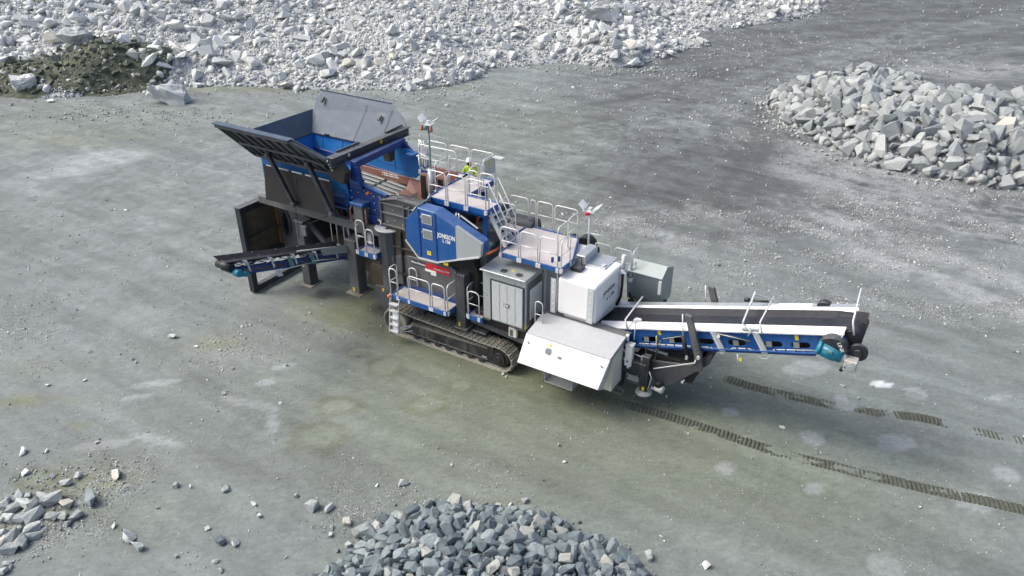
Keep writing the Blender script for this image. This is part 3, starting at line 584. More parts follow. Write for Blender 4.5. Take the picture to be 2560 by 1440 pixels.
for px_, py_, w_, lb in ((430, 841, 20, 'flat white stone alone on the open silt left of the crawler track'), (780, 1266, 34, 'blocky pale rock left of the front pile'), (822, 1270, 26, 'grey double-pointed rock right of the blocky pale one'),
        (868, 1307, 26, 'tall pale wedge of rock between the blocky one and the front pile'), (908, 1333, 52, 'largest pale boulder at the left foot of the front pile'), (830, 1318, 14, 'small grey stone left of the pale wedge'),
        (826, 1337, 15, 'small round stone beside the largest pale boulder'), (872, 1363, 19, 'grey round stone below the largest pale boulder'), (842, 1376, 14, 'small stone nearest the left edge of the front pile'),
        (1009, 1212, 25, 'flat white stone above the left of the front pile'), (942, 1214, 10, 'small white chip left of the flat white stone'), (1130, 1164, 12, 'white chip alone above the front pile'),
        (1622, 1397, 28, 'pale rock alone to the right of the front pile'), (1538, 1372, 25, 'grey rock just off the right shoulder of the front pile'), (1764, 1421, 24, 'white oval stone at the bottom right of centre'),
        (1312, 1256, 20, 'pale yellowish stone above the front pile'), (1276, 1264, 12, 'grey chip above the front pile'), (290, 1187, 30, 'bright white flat stone on the dark grit at lower left'),
        (323, 1345, 40, 'pale pyramid-shaped rock at lower left'), (343, 1372, 30, 'pale rock touching the pyramid-shaped one'), (553, 1353, 26, 'blue-grey three-sided rock on the silt at lower left'), (588, 1358, 24, 'grey rock beside the blue-grey three-sided one'),
        (228, 1250, 44, 'large flat blue-grey rock right of the left-edge stones'), (563, 1222, 22, 'flat rock half sunk in the silt at lower left'), (440, 1214, 17, 'small square stone with a dark side at lower left'), (478, 1217, 11, 'small white chip at lower left'),
        (393, 1268, 12, 'small grey stone alone on the damp olive patch'), (62, 1182, 20, 'white squarish stone at the left edge above the stone cluster'), (56, 1130, 20, 'long white stone near the left edge'), (116, 1126, 10, 'small white stone right of the long white one'),
        (130, 1190, 16, 'grey stone in the damp patch at the left edge'), (194, 1190, 22, 'long pale stone right of the damp patch'), (166, 1208, 24, 'dull stone below the long pale one'), (242, 1105, 11, 'small cube-like stone at the start of the dark grit'),
        (740, 1237, 12, 'grey pebble-sized rock on open silt below the machine'), (648, 1288, 16, 'pale chip between the lower-left rocks and the front pile'), (518, 1322, 16, 'pale flat chip at lower left'), (635, 1258, 14, 'grey chip on silt left of the front pile'),
        (540, 1405, 14, 'small pale stone at the bottom edge'), (552, 1428, 16, 'pale stone pair member at the bottom edge'), (442, 1390, 12, 'grey upright stone near the bottom edge'), (285, 1314, 14, 'dark-sided stone above the pyramid-shaped rock'),
        (2105, 968, 14, 'white stone beyond the end of the far track print'), (1954, 1072, 12, 'white chip between the two track prints'), (700, 1016 - 8, 9, 'tiny pale chip beside the silty streak'), (560, 984, 10, 'small dark-edged stone at the head of the silty streak'),
        (1258, 937, 9, 'pale chip near the right end of the crawler'), (1265, 944, 8, 'pale chip beside another near the right end of the crawler'), (490, 867, 9, 'small pale stone below the flat white one'), (550, 877, 9, 'small grey stone right of centre on the left silt'),
        (225, 878, 9, 'grey stone at mid left'), (330, 898, 10, 'pale stone at mid left'), (340, 905, 10, 'pale stone next to another at mid left'), (212, 950, 8, 'pale chip at mid left by the damp streak'), (120, 961, 9, 'pale chip nearest the left edge at mid height')):
    lone(px_, py_, w_, SW if ('white' in lb or 'chip' in lb) else SB if 'blue-grey' in lb and 'beside' not in lb else SG, lb)
LC = [(15, 1262, 30), (28, 1248, 34), (38, 1270, 34), (62, 1262, 40), (80, 1270, 38), (64, 1240, 20), (112, 1245, 36), (138, 1250, 40), (164, 1258, 34), (104, 1262, 24), (50, 1240, 26), (26, 1295, 34), (60, 1300, 34), (84, 1297, 44), (130, 1292, 32),
      (156, 1293, 30), (192, 1290, 32), (170, 1310, 20), (84, 1325, 36), (88, 1342, 28), (30, 1348, 36), (55, 1358, 34), (8, 1362, 36), (28, 1376, 34), (5, 1330, 24), (6, 1300, 24), (20, 1408, 16), (26, 1418, 14), (6, 1428, 24), (44, 1322, 22), (110, 1322, 14)]
for i, (px_, py_, w_) in enumerate(LC):
    lone(px_, py_, w_, SG, 'long grey stone in the loose cluster at the lower left edge', (1.12, .85, .9), R(25 + random.uniform(-60, 80)), .3, 'stones of the lower-left cluster')

# --- pebbles
def pebbles():
    r = np.random.default_rng(44); n = 330000
    t = r.random(n); x = r.uniform(-1, 1, n); y = 13 + (116 - 13) * t ** 1.2; x = x * (y * 0.70 + 3.5)
    g = grit_field(x, y); keep = (r.random(n) < g * .42 + 0.008) & (polydist(x, y, HEAP) < 0) & (polydist(x, y, PILER) < 0) & (polydist(x, y, PILEF) < 0)
    x, y = x[keep], y[keep]; d = np.hypot(y, 14)
    s = 0.018 + 0.0026 * d * r.random(len(x)) ** 4 + 0.04 * r.random(len(x)) ** 7 + 0.0005 * d
    s = np.where(r.random(len(x)) < .012, s * 2.2, s)
    z = ground_h(x, y) + s * .12; a = r.uniform(0, 6.28, (3, len(x)))
    it = np.stack([x, y, z, s, a[0], a[1], a[2]], -1); dull = r.random(len(x)) < .45
    p = rock_set('pebble', PEB, 8, (6, 8), 1200)
    joined('pebbles', p, list(it[~dull]), PEB, 'white pebbles strewn over the silt', 'pebbles')
    joined('pebbles', p, list(it[dull]), PEBD, 'dull grey pebbles strewn over the silt', 'pebbles')
pebbles()
r_ = np.random.default_rng(91); L_ = []
for (cx_, cy_, sx_, sy_, n_, s0, s1) in ((70, 1300, 1.0, .8, 420, .03, .12), (150, 1180, 1.3, .5, 260, .03, .10), (250, 1230, .9, .35, 160, .03, .08), (850, 1330, .9, .45, 110, .03, .08), (1250, 1260, .8, .25, 120, .02, .06), (1600, 1400, .5, .3, 60, .03, .07), (330, 200 + 90, 5, 1.2, 260, .06, .26), (1010, 240, 8, .8, 260, .06, .22), (1600, 180, 5, 1.2, 300, .08, .30), (1960, 300, 1.2, 3.0, 200, .08, .3), (100, 850, 3.5, 2.0, 90, .04, .12), (600, 860, 1.5, 1.2, 40, .04, .10)):
    gx, gy = gnd(cx_, cy_); xx = r_.normal(gx, sx_, n_); yy = r_.normal(gy, sy_, n_); ss = s0 + (s1 - s0) * r_.random(n_) ** 2.5
    L_ += list(zip(xx, yy, ground_h(xx, yy) + ss * .2, ss, *(r_.uniform(0, 6.28, (3, n_)))))
joined('loose_gravel', SG[:6], L_, ROCKL, 'loose gravel and broken stone spilled near the piles', 'gravel')

# --- crawler prints: two lines of ribbed clay behind the machine
def prints(name, pts, wid, label, gaps, seed):
    g = [gnd(*p) for p in pts]; L = [0]
    for a, b in zip(g[:-1], g[1:]): L.append(L[-1] + math.hypot(b[0] - a[0], b[1] - a[1]))
    n = int(L[-1] / 0.022); m = 22; ts = np.linspace(0, L[-1], n)
    cx = np.interp(ts, L, [p[0] for p in g]); cy = np.interp(ts, L, [p[1] for p in g])
    k = np.ones(31) / 31; px_ = np.convolve(np.pad(cx, 15, 'edge'), k, 'valid'); py_ = np.convolve(np.pad(cy, 15, 'edge'), k, 'valid')
    dx, dy = np.gradient(px_), np.gradient(py_); l = np.hypot(dx, dy); nx_, ny_ = -dy / l, dx / l
    w_ = np.linspace(-.5, .5, m) * wid * 1.15
    skew = 0.10                                 # lug marks lie a little askew
    X = px_[:, None] + nx_[:, None] * w_[None] ; Y = py_[:, None] + ny_[:, None] * w_[None]
    T = ts[:, None] + w_[None] * skew
    T2 = T + .05 * (fbm(T * 1.7, 0 * T, seed + 5, 3) - .5); r2 = np.abs(np.sin(T2 / 0.125 * math.pi)) ** 1.3
    nz = fbm(X * 6, Y * 6, seed, 4); nb = fbm(T * .9 + 0 * X, w_[None] * 2.2 + 0 * X, seed + 9, 3)
    edge = 1 - sstep(.36, .5, np.abs(w_ / wid))[None] - .5 * (nz - .5)
    env = np.zeros_like(X)
    for a, b, s in gaps:                        # stretches that still show, as fractions of the length
        env = np.maximum(env, s * sstep(a * L[-1] - .4, a * L[-1] + .3, T) * (1 - sstep(b * L[-1] - .5, b * L[-1] + .3, T)))
    ragged = fbm(T * 3.1, w_[None] * 5 + 0 * X, seed + 21, 4); env = env * sstep(.30, .56, nb + .13 + .35 * (ragged - .5)) * np.clip(edge * 1.1, 0, 1)
    Z = ground_h(X, Y) - 0.035 + env * (0.031 + 0.046 * r2 * (0.30 + 1.4 * nz))
    v = np.stack([X, Y, Z], -1).reshape(-1, 3); i = np.arange(n * m).reshape(n, m)
    q = np.stack([i[:-1, :-1], i[1:, :-1], i[1:, 1:], i[:-1, 1:]], -1).reshape(-1, 4)
    e = env.reshape(-1); q = q[e[q].max(1) > 0.02]
    me = bpy.data.meshes.new(name); me.from_pydata(v.tolist(), [], q.tolist()); me.materials.append(CLAY)
    tag(link(name, me), kind='structure')
CLAY = soilmat('damp_clay', (0.068, 0.076, 0.050), (0.250, 0.268, 0.225), 30)
prints('track_print', [(1330, 945), (1500, 993), (1700, 1050), (1930, 1128), (2110, 1176), (2300, 1222), (2560, 1282), (2760, 1335)], 0.50, '', [(0, .22, .6), (.20, .54, 1), (.53, .81, 1), (.79, 1, 1)], 3)
prints('track_print', [(1790, 938), (1880, 968), (2060, 1010), (2160, 1030), (2300, 1048), (2420, 1078), (2560, 1108), (2740, 1150)], 0.52, '', [(.03, .37, 1), (.36, .50, .95), (.51, .66, 1), (.66, .80, .7), (.8, .95, .6)], 8)
# ------------------------------------------------------------------ the crushing machine, all in its own axes:
# x along the machine towards the discharge end, y away from the near side, z up
crusher = bpy.data.objects.new('mobile_crusher', None); C.objects.link(crusher)
crusher.location = O; crusher.rotation_euler = (0, 0, AZ)
tag(crusher, 'long blue and grey tracked jaw crusher with feed hopper, white tank and discharge conveyor', 'crusher')
K = crusher
def hoop(p0, p1, z0, h, parent, mid=True, r=0.022, name='guard_rail', rad=.14, zb=None):
    """one welded rail loop: up, rounded corner, along, down, with a knee rail"""
    a, b = Vector((p0[0], p0[1], z0)), Vector((p1[0], p1[1], z0 if zb is None else zb)); d = (b - a); d.z = 0; d.normalize()
    up = Vector((0, 0, 1)); pts = [a, a + up * (h - rad)]
    for k in range(1, 5):
        t = k / 4 * math.pi / 2; pts.append(a + up * (h - rad + rad * math.sin(t)) + d * rad * (1 - math.cos(t)))
    for k in range(4, 0, -1):
        t = k / 4 * math.pi / 2; pts.append(b + up * (h - rad + rad * math.sin(t)) - d * rad * (1 - math.cos(t)))
    pts += [b + up * (h - rad), b]
    m = MB(); m.tube(pts, r, 6)
    if mid: m.tube([a + up * h * .5, b + up * h * .5], r * .8, 6)
    for q in (a, b): m.box((q.x - .05, q.y - .05, q.z - .12), (q.x + .05, q.y + .05, q.z + .03))
    return m.obj(name, RAIL, parent)
def rivets(pts, ax, r, mat, parent, name='bolt'):
    m = MB(); d = Vector(ax) * r * 1.2
    for p in pts: m.cyl(Vector(p), Vector(p) + d, r, 6)
    return m.obj(name, mat, parent)
def sticker(a, b, parent, mat=YEL, name='warning_sticker', badge=True):
    """small yellow plate on a near face: a=(u,z) b=(u,z) at depth v"""
    (u0, z0, v), (u1, z1) = a, b
    m = MB().box((u0, v - .006, z0), (u1, v, z1)); o = m.obj(name, mat, parent)
    if badge and parent:
        du, dz = (u1 - u0), (z1 - z0)
        MB().vpoly([(u0 + du * .3, z0 + dz * .55), (u0 + du * .7, z0 + dz * .55), (u0 + du * .5, z0 + dz * .88)], v - .010, v - .006).obj('warning_triangle', BTXT, parent)
    return o

# ---- crawlers
def crawler(v0, v1):
    fr = MB(); vm = (v0 + v1) / 2; e = .09
    near = v0 < 1.5
    fr.vpoly([(-4.45, .24), (-.62, .26), (-.55, .72), (-4.15, .62), (-4.5, .5)], v0 + .15, v1 - .15)
    fr.vpoly([(-.62, .24), (-.34, .28), (-.34, .84), (-.5, .90), (-.62, .84)], v0 + .11, v1 - .11)
    f = fr.obj('crawler_track', FRAMEB, K, .012)
    # mud shelf on the sloping top of the frame
    mm = MB(); n = 36
    for i in range(n):
        u0 = -4.15 + i * 3.6 / n; u1 = u0 + 3.6 / n; h = .06 + .05 * random.random(); z = .62 + .10 * (i / n)
        mm.hexa([(u0, v0 + .15 + .02 * random.random(), z - .02), (u1, v0 + .16, z - .02), (u1, v1 - .1, z), (u0, v1 - .1, z), (u0, v0 + .22, z + h * .6), (u1, v0 + .21, z + h * .6), (u1, v1 - .12, z + h), (u0, v1 - .12, z + h)])
    mm.obj('mud_ledge', MUD, f)
    MB().box((-4.5, v0 + .12, .235), (-.3, v0 + .16, .265)).obj('frame_flange', GREYM, f)
    MB().box((-.86, v0 + .142, .30), (-.66, v0 + .148, .36)).obj('maker_plate', GALV, f)
    for x in (-3.9, -3.4, -2.9, -2.4, -1.9, -1.4, -.9):
        MB().cyl((x, v0 + .12, .16), (x, v1 - .12, .16), .12, 12).obj('track_roller', CHAR, f)
    MB().cyl((-4.72, v0 + .10, .58), (-4.72, v1 - .10, .58), .40, 24).cyl((-4.72, v0 + .07, .58), (-4.72, v1 - .07, .58), .16, 14).obj('idler_wheel', TRACK, f)
    sp = MB(); sp.cyl((-.09, v0 + .13, .50), (-.09, v1 - .13, .50), .36, 28); sp.cyl((-.09, v0 + .05, .50), (-.09, v0 + .14, .50), .24, 20); sp.cyl((-.09, v0 + .01, .50), (-.09, v0 + .06, .50), .11, 14)
    for k in range(18):
        t = 2 * math.pi * k / 18; c, s_ = math.cos(t), math.sin(t); c1, s1 = math.cos(t + .1), math.sin(t + .1); c0, s0 = math.cos(t - .1), math.sin(t - .1)
        sp.vpoly([(-.09 + .34 * c0, .5 + .34 * s0), (-.09 + .44 * c, .5 + .44 * s_), (-.09 + .34 * c1, .5 + .34 * s1)], v0 + .22, v0 + .28)
    sp.obj('drive_sprocket', VOID, f)
    # closed path of the shoes
    path = []
    for k in range(25): t = math.pi * (.5 + k / 24); path.append((-4.74 + .57 * math.cos(t), .585 + .555 * math.sin(t)))
    for k in range(1, 40): path.append((-4.74 + 4.66 * k / 40, .03 - .0 * k))
    for k in range(25): t = math.pi * (-.5 + k / 24); path.append((-.08 + .55 * math.cos(t), .515 + .485 * math.sin(t)))
    for k in range(1, 40):
        q = k / 40; path.append((-.08 - 4.66 * q, 1.0 + .14 * q - .035 * math.sin(q * math.pi) - .012 * math.sin(q * math.pi * 3)))
    L = [0]; P = path + [path[0]]
    for a, b in zip(P[:-1], P[1:]): L.append(L[-1] + math.hypot(b[0] - a[0], b[1] - a[1]))
    ns = 64; pitch = L[-1] / ns
    sh = MB(); hw = (v1 - v0) / 2; p2 = pitch * .48
    sh.box((-p2, -hw, -.018), (p2, hw, .012))
    sh.slab([(-.075, -hw, -.012), (-.045, -hw, -.068), (-.025, -hw, -.068), (-.0, -hw, -.012)], (0, hw * 2, 0))
    sh.slab([(.035, -hw + .02, -.012), (.055, -hw + .02, -.045), (.065, -hw + .02, -.045), (.085, -hw + .02, -.012)], (0, hw * 2 - .04, 0))
    sh.box((-p2, -.12, .012), (p2, -.07, .07)); sh.box((-p2, .07, .012), (p2, .12, .07))
    me = None
    for i in range(ns):
        s_ = (i + .3) * pitch; x = np.interp(s_, L, [p[0] for p in P]); z = np.interp(s_, L, [p[1] for p in P])
        x1 = np.interp((s_ + .05) % L[-1], L, [p[0] for p in P]); z1 = np.interp((s_ + .05) % L[-1], L, [p[1] for p in P])
        if me is None: o = sh.obj('track_shoe', TRACK, f); me = o.data
        else: o = link('track_shoe', me, f)
        o.location = (x, vm, z); o.rotation_euler = (0, -math.atan2(z1 - z, x1 - x), 0)
    # mud clods caked on the upper run
    r = np.random.default_rng(3); nn = 900; xs = r.uniform(-4.6, .35, nn); q = (-.08 - xs) / 4.66
    zs = 1.03 + .14 * q - .035 * np.sin(np.clip(q, 0, 1) * 3.14); zs = np.where(xs > -.05, .52 + np.sqrt(np.clip(.56 ** 2 - (xs + .08) ** 2, 0, 1)), zs); ss = r.uniform(.02, .075, nn)
    it = np.stack([xs, r.uniform(v0 + .03, v1 - .03, nn), zs, ss, *r.uniform(0, 6, (3, nn))], -1)
    j = joined('mud_clods', [rock_mesh('clod', 9, (1.4, 1, .6), MUD, 5 + k) for k in range(4)], it, MUD, None, None); j.parent = f
crawler(0.0, .60); crawler(3.2, 3.80)

# ---- chassis
m = MB(); m.box((-5.9, .75, 1.22), (5.2, 1.05, 1.72)); m.box((-5.9, 2.75, 1.22), (5.2, 3.05, 1.72))
for x in (-5.6, -3.0, -.6, 2.0, 4.6): m.box((x, 1.052, 1.25), (x + .3, 2.748, 1.68))
m.box((-4.2, .3, .75), (-3.6, 3.5, 1.2)); m.box((-1.4, .3, .75), (-.8, 3.5, 1.2)); m.box((-4.6, 1.06, .85), (-.4, 2.74, 1.2))
m.obj('chassis', CHAR, K, .015)
MB().vpoly([(-1.45, 1.50), (.86, 1.26), (.86, 1.42), (-1.45, 1.66)], .34, .50).obj('side_sill', GREY, K)
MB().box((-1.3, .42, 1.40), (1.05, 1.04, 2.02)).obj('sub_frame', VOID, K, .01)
# dark flared shield below the near column
m = MB(); m.vpoly([(-6.08, 1.66), (-5.45, 1.70), (-5.42, .62), (-5.62, .56), (-5.9, .8), (-6.1, 1.3)], .48, .56); m.vpoly([(-5.42, 1.70), (-4.9, 1.72), (-4.9, 1.0), (-5.42, .75)], .50, .58)
m.obj('lower_shield', GREY, K, .01); sticker((-5.72, 1.48, .478), (-5.64, 1.62), K); sticker((-5.45, 1.25, .47), (-5.33, 1.38), K, ORANGE, 'marker_lamp', False)

# ---- jaw crusher body
m = MB()
m.vpoly([(-5.3, 2.0), (-5.35, 5.40), (-4.6, 5.62), (-3.3, 5.62), (-2.9, 4.9), (-1.6, 4.3), (-1.25, 3.3), (-1.4, 1.95)], .60, .85)
m.vpoly([(-5.3, 2.0), (-5.35, 5.40), (-4.6, 5.62), (-3.3, 5.62), (-2.9, 4.9), (-1.6, 4.3), (-1.25, 3.3), (-1.4, 1.95)], 2.95, 3.2)
m.box((-5.34, .85, 2.0), (-5.0, 2.95, 5.0)); m.box((-1.75, .85, 2.0), (-1.4, 2.95, 4.0)); m.box((-5.3, .85, 1.9), (-1.4, 2.95, 2.2))
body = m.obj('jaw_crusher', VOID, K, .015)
MB().vpoly([(-4.75, 4.4), (-3.6, 4.9), (-3.2, 5.35), (-3.5, 5.5), (-4.0, 5.2), (-4.7, 3.4)], .86, 2.94).obj('moving_jaw', VOID, body)
m = MB(); m.vpoly([(-5.15, 2.05), (-5.2, 3.15), (-4.3, 3.38), (-2.35, 3.42), (-1.5, 3.0), (-1.5, 2.3), (-2.2, 2.0)], .50, .598); m.obj('side_cheek', GREYM, body, .02)
m = MB(); m.vpoly([(-5.36, 4.42), (-5.36, 5.40), (-4.66, 5.60), (-3.30, 5.55), (-3.30, 4.42)], .46, .52)
inlet = m.obj('inlet_guard', GREYM, body, .01)
m = MB(); m.box((-5.38, .40, 5.36), (-3.3, .46, 5.40)) if False else None
m = MB()
for z, h in ((5.30, .06), (4.93, .05), (4.45, .06)): m.box((-5.40, .38, z), (-3.35, .458, z + h))
for x in (-5.38, -4.30, -4.05, -3.60): m.box((x, .37, 4.42), (x + .05, .456, 5.42))
m.obj('inlet_rib', GREYM, inlet, .006)
m = MB(); m.slab([(-5.36, .35, 5.42), (-4.62, .35, 5.62), (-3.35, .35, 5.57), (-3.35, .75, 5.60), (-4.62, .75, 5.66), (-5.36, .75, 5.46)], (0, 0, -.03)); m.obj('inlet_cap', GREY, inlet)
m = MB(); m.tube([(-4.60, .48, 5.62), (-4.60, .48, 5.74), (-4.56, .48, 5.78), (-4.52, .48, 5.74), (-4.52, .48, 5.62)], .018, 6); m.obj('lifting_eye', GALV, inlet)
rivets([(x, .455, z) for x, z in ((-4.8, 5.12), (-4.75, 4.72), (-4.0, 5.2), (-4.0, 4.8), (-3.85, 5.1), (-5.1, 4.6), (-4.4, 4.62), (-3.55, 4.7))], (0, -1, 0), .025, GALV, inlet)
m = MB(); m.vpoly([(-5.28, 2.1), (-5.3, 4.38), (-3.4, 4.38), (-3.4, 2.1)], .53, .60); m.obj('frame_plate', RUST, body, .01)
m = MB()
for z in (2.55, 3.6): m.box((-5.3, .42, z), (-3.9, .53, z + .07))
for x in (-5.25, -4.6): m.box((x, .42, 2.1), (x + .07, .53, 4.3))
m.obj('frame_web', VOID, body, .006)
# brown guards at the mouth
m = MB(); m.box((-4.9, 2.9, 5.0), (-3.7, 2.98, 6.0)); m.hexa([(-4.95, 2.0, 4.9), (-3.75, 2.2, 4.9), (-3.75, 2.28, 4.9), (-4.95, 2.08, 4.9), (-4.95, 2.35, 5.9), (-3.75, 2.55, 5.9), (-3.75, 2.63, 5.9), (-4.95, 2.43, 5.9)])
m.obj('mouth_liner', BROWN, body)
m = MB()
for x in (-4.75, -4.35, -3.95): m.box((x, 2.05, 5.05), (x + .2, 2.12, 5.95))
m.obj('rubber_curtain', BLACK, body)
# signs on the crusher
pl = MB().box((-4.16, .485, 3.10), (-3.49, .497, 3.30)).obj('maker_sign', BTXT, body)
lettering('Metso:Outotec', .105, (-3.83, .482, 3.195), FV, WTXT, pl, bold=.002)
pl = MB().box((-3.485, .485, 3.04), (-2.42, .497, 3.32)).obj('model_sign', RED, body)
lettering('Nordberg C150', .105, (-2.78, .482, 3.17), FV, WTXT, pl)
MB().box((-3.54, .484, 2.97), (-3.04, .497, 3.07)).obj('data_label', WTXT, body); MB().box((-3.28, .484, 2.87), (-3.04, .497, 2.968)).obj('data_label', WTXT, body)
# toggle box and motors behind the belt guard
m = MB(); m.hexa([(-1.60, .95, 3.35), (-1.15, .95, 3.35), (-.75, 1.9, 3.5), (-1.5, 1.9, 3.5), (-1.60, .95, 3.75), (-1.15, .95, 4.02), (-.72, 1.9, 4.25), (-1.5, 1.9, 4.1)]); m.obj('toggle_housing', GREYM, body, .02)
MB().hexa([(-1.20, .98, 4.03), (-1.05, .98, 4.05), (-.66, 1.8, 4.27), (-.80, 1.8, 4.26), (-1.20, .98, 4.06), (-1.05, .98, 4.08), (-.66, 1.8, 4.30), (-.80, 1.8, 4.29)]).obj('orange_strip', ORANGE, body)
m = MB(); m.box((-2.1, 1.5, 4.25), (-1.1, 2.0, 4.72)); m.obj('guard_cover', GREYM, body, .03)
m = MB(); m.tube([(-1.98 + 0 * t, 1.95 + .30 * math.cos(t), 4.75 + .30 * math.sin(t)) for t in [R(a) for a in range(0, 361, 20)]], .045, 8); m.obj('coupling_ring', ORANGE, body)
m = MB(); m.cyl((-1.85, 2.0, 4.62), (-1.35, 2.0, 4.62), .24, 16); m.cyl((-1.33, 1.5, 4.15), (-1.15, 1.5, 4.15), .16, 14); m.box((-1.45, 1.2, 3.85), (-1.15, 1.5, 4.2)); m.obj('drive_motor', TEALG, body, .01)
m = MB(); m.cyl((-2.2, 3.35, 4.25), (-.5, 3.35, 4.25), .42, 24); m.cyl((-2.05, 3.35, 4.0), (-1.9, 3.35, 4.0), .9, 32); m.obj('flywheel_cover', GREY, body, .01)
m = MB()
for i, (a, b) in enumerate((((-2.9, 1.2, 4.9), (-1.9, 1.4, 4.3)), ((-2.7, 2.2, 5.1), (-1.8, 1.9, 4.5)), ((-2.5, 1.0, 4.6), (-1.7, 1.2, 4.1)))): m.tube([a, ((a[0] + b[0]) / 2, (a[1] + b[1]) / 2, (a[2] + b[2]) / 2 - .15), b], .04, 6)
m.obj('hydraulic_hose', BLACK, body)
m = MB(); m.box((-3.3, .95, 3.6), (-1.7, 3.0, 4.35)); m.cyl((-2.9, .95, 4.75), (-2.9, 3.05, 4.75), .42, 18); m.obj('eccentric_shaft', VOID, body, .02)
m = MB(); m.cyl((-2.9, .28, 4.75), (-2.9, .58, 4.75), .80, 36); m.obj('flywheel', CHAR, body)

# ---- belt guard
F = [(-3.90, 5.14), (-3.35, 5.70), (-2.60, 5.68), (-1.70, 5.33), (-.72, 4.92), (-.76, 4.48), (-1.70, 4.14), (-2.57, 3.81), (-3.38, 3.79), (-3.93, 4.37)]
g = MB().vpoly(F, 0.0, .55).obj('belt_guard', BLUE, K, .02)
MB().vpoly([(-1.725, 5.36), (-.69, 4.935), (-.73, 4.46), (-1.725, 4.11)], -.014, -.002).obj('guard_nose', GALV, g)
MB().slab([(-1.73, -.014, 5.365), (-.69, -.014, 4.94), (-.69, .13, 4.955), (-1.73, .13, 5.38)], (0, 0, -.02)).obj('guard_nose_lip', GALV, g)
MB().slab([(-.70, -.01, 4.92), (-.70, .13, 4.94), (-.735, .13, 4.47), (-.735, -.01, 4.47)], (.012, 0, 0)).obj('guard_nose_end', GALV, g)
for (a, b) in (((-3.15, 5.17), (-2.72, 5.53)), ((-3.13, 4.60), (-2.72, 4.96))):
    h = MB().box((a[0], -.022, a[1]), (b[0], -.002, b[1])).obj('inspection_hatch', GALVM, g, .004)
    MB().box((a[0] + .03, -.028, a[1] + .03), (b[0] - .03, -.0225, b[1] - .03)).obj('hatch_mesh', BAR, h)
    MB().box((a[0] - .05, -.04, a[1] + .2), (a[0] - .005, -.002, a[1] + .26)).obj('hatch_latch', GALV, h)
m = MB()
for x, z0, z1 in ((-3.31, 3.82, 5.66), (-2.60, 3.84, 5.64)): m.box((x, -.02, z0), (x + .05, -.001, z1))
m.box((-3.255, -.018, 5.04), (-2.61, -.001, 5.08)); m.obj('guard_seam', BLUED, g)
m = MB()
for a, b in zip([F[9], F[8], F[7], F[6]], [F[8], F[7], F[6], F[5]]): m.beam((a[0], -.03, a[1] - .02), (b[0], -.03, b[1] - .02), .05, .04, (0, 1, 0))
MB().beam((-1.9, .56, 5.52), (-1.2, .56, 5.2), .03, .05).obj('guard_top_trim', GALVM, g)
m.obj('guard_edge_trim', GALVM, g)
MB().hexa([(-3.55, -.02, 5.52), (-3.37, -.02, 5.71), (-3.37, .9, 5.80), (-3.55, .9, 5.66), (-3.55, -.02, 5.56), (-3.38, -.02, 5.745), (-3.38, .9, 5.84), (-3.55, .9, 5.70)]).obj('guard_top_flange', ALU, g)
sticker((-3.00, 3.98, -.002), (-2.83, 4.14), g); sticker((-2.30, 3.77, -.012), (-2.10, 3.88), g)
lettering('JONSSON', .225, (-2.135, -.006, 4.87), FV, WTXT, g, bold=.006, sx=.76)
lettering('L 150', .17, (-2.135, -.006, 4.69), FV, WTXT, g, bold=.005, sx=.85)

# ---- columns and jacks
def column(name, u, v, z0, z1, su, sv, mat=GREY, cap=True, base=None, parent=K):
    c = MB().box((u - su / 2, v - sv / 2, z0), (u + su / 2, v + sv / 2, z1)).obj(name, mat, parent, .02)
    if cap:
        MB().box((u - su / 2 - .03, v - sv / 2 - .03, z1), (u + su / 2 + .03, v + sv / 2 + .03, z1 + .05)).obj('cap_plate', mat, c, .008)
        rivets([(u + a * su * .45, v + b * sv * .45, z1 + .05) for a in (-1, -.33, .33, 1) for b in (-1, 1)], (0, 0, 1), .022, GALV, c)
    if base: MB().box((u - su / 2 - base, v - sv / 2 - base, z0 - .06), (u + su / 2 + base, v + sv / 2 + base, z0)).obj('foot_plate', MUD, c, .008)
    return c
c = column('support_column', -1.80, .42, 1.22, 3.36, .40, .44, base=.06); sticker((-1.90, 1.28, .198), (-1.82, 1.44), c)
m = MB(); o = 8
for k in range(1): m.tube([(-5.30, .70, 1.62), (-5.30, .70, 4.22)], [.40, .44], 10)
c = m.obj('lifting_column', GREY, K); c.data.polygons.foreach_set('use_smooth', [False] * len(c.data.polygons))
MB().tube([(-5.30, .70, 4.22), (-5.30, .70, 4.27)], .53, 28).obj('column_lid', GALVM, c)
MB().tube([(-4.93, .42, 2.7), (-4.93, .34, 2.75), (-4.93, .34, 3.2), (-4.93, .42, 3.25)], .014, 6).obj('grab_handle', GREYM, c)
c = column('support_leg', -7.25, .80, .92, 3.22, .46, .50, base=.16, mat=GREYM); sticker((-7.36, .98, .548), (-7.26, 1.16), c)
c = column('support_leg', -9.85, .66, .62, 3.45, .42, .46, base=.14); sticker((-9.96, 1.45, .428), (-9.86, 1.62), c)
MB().box((-9.6, .30, 3.0), (-9.35, .43, 3.42)).obj('junction_box', GREYM, c, .01)
for u in (-7.25, -9.85): column('support_leg', u, 3.0, .9, 3.3, .44, .48, base=.14)
column('support_column', -1.80, 3.4, 1.22, 3.36, .40, .44)
c = column('feeder_post', -6.35, .45, 3.9, 5.02, .44, .44, mat=GREYM, cap=False)
MB().box((-6.66, .16, 5.02), (-6.04, .74, 5.14)).obj('post_cap', BLUE, c, .02)
m = MB(); m.beam((-6.95, .4, 4.15), (-6.55, .4, 4.65), .12, .14); m.obj('post_brace', GREYM, c)
m = MB()
for s_ in (-1, 1): m.tube([(-6.35 + s_ * .33, .3, 4.95), (-6.35 + s_ * .38, .24, 4.8), (-6.35 + s_ * .38, .24, 4.45), (-6.35 + s_ * .3, .3, 4.3)], .03, 6)
m.obj('post_hose', BROWN, c)

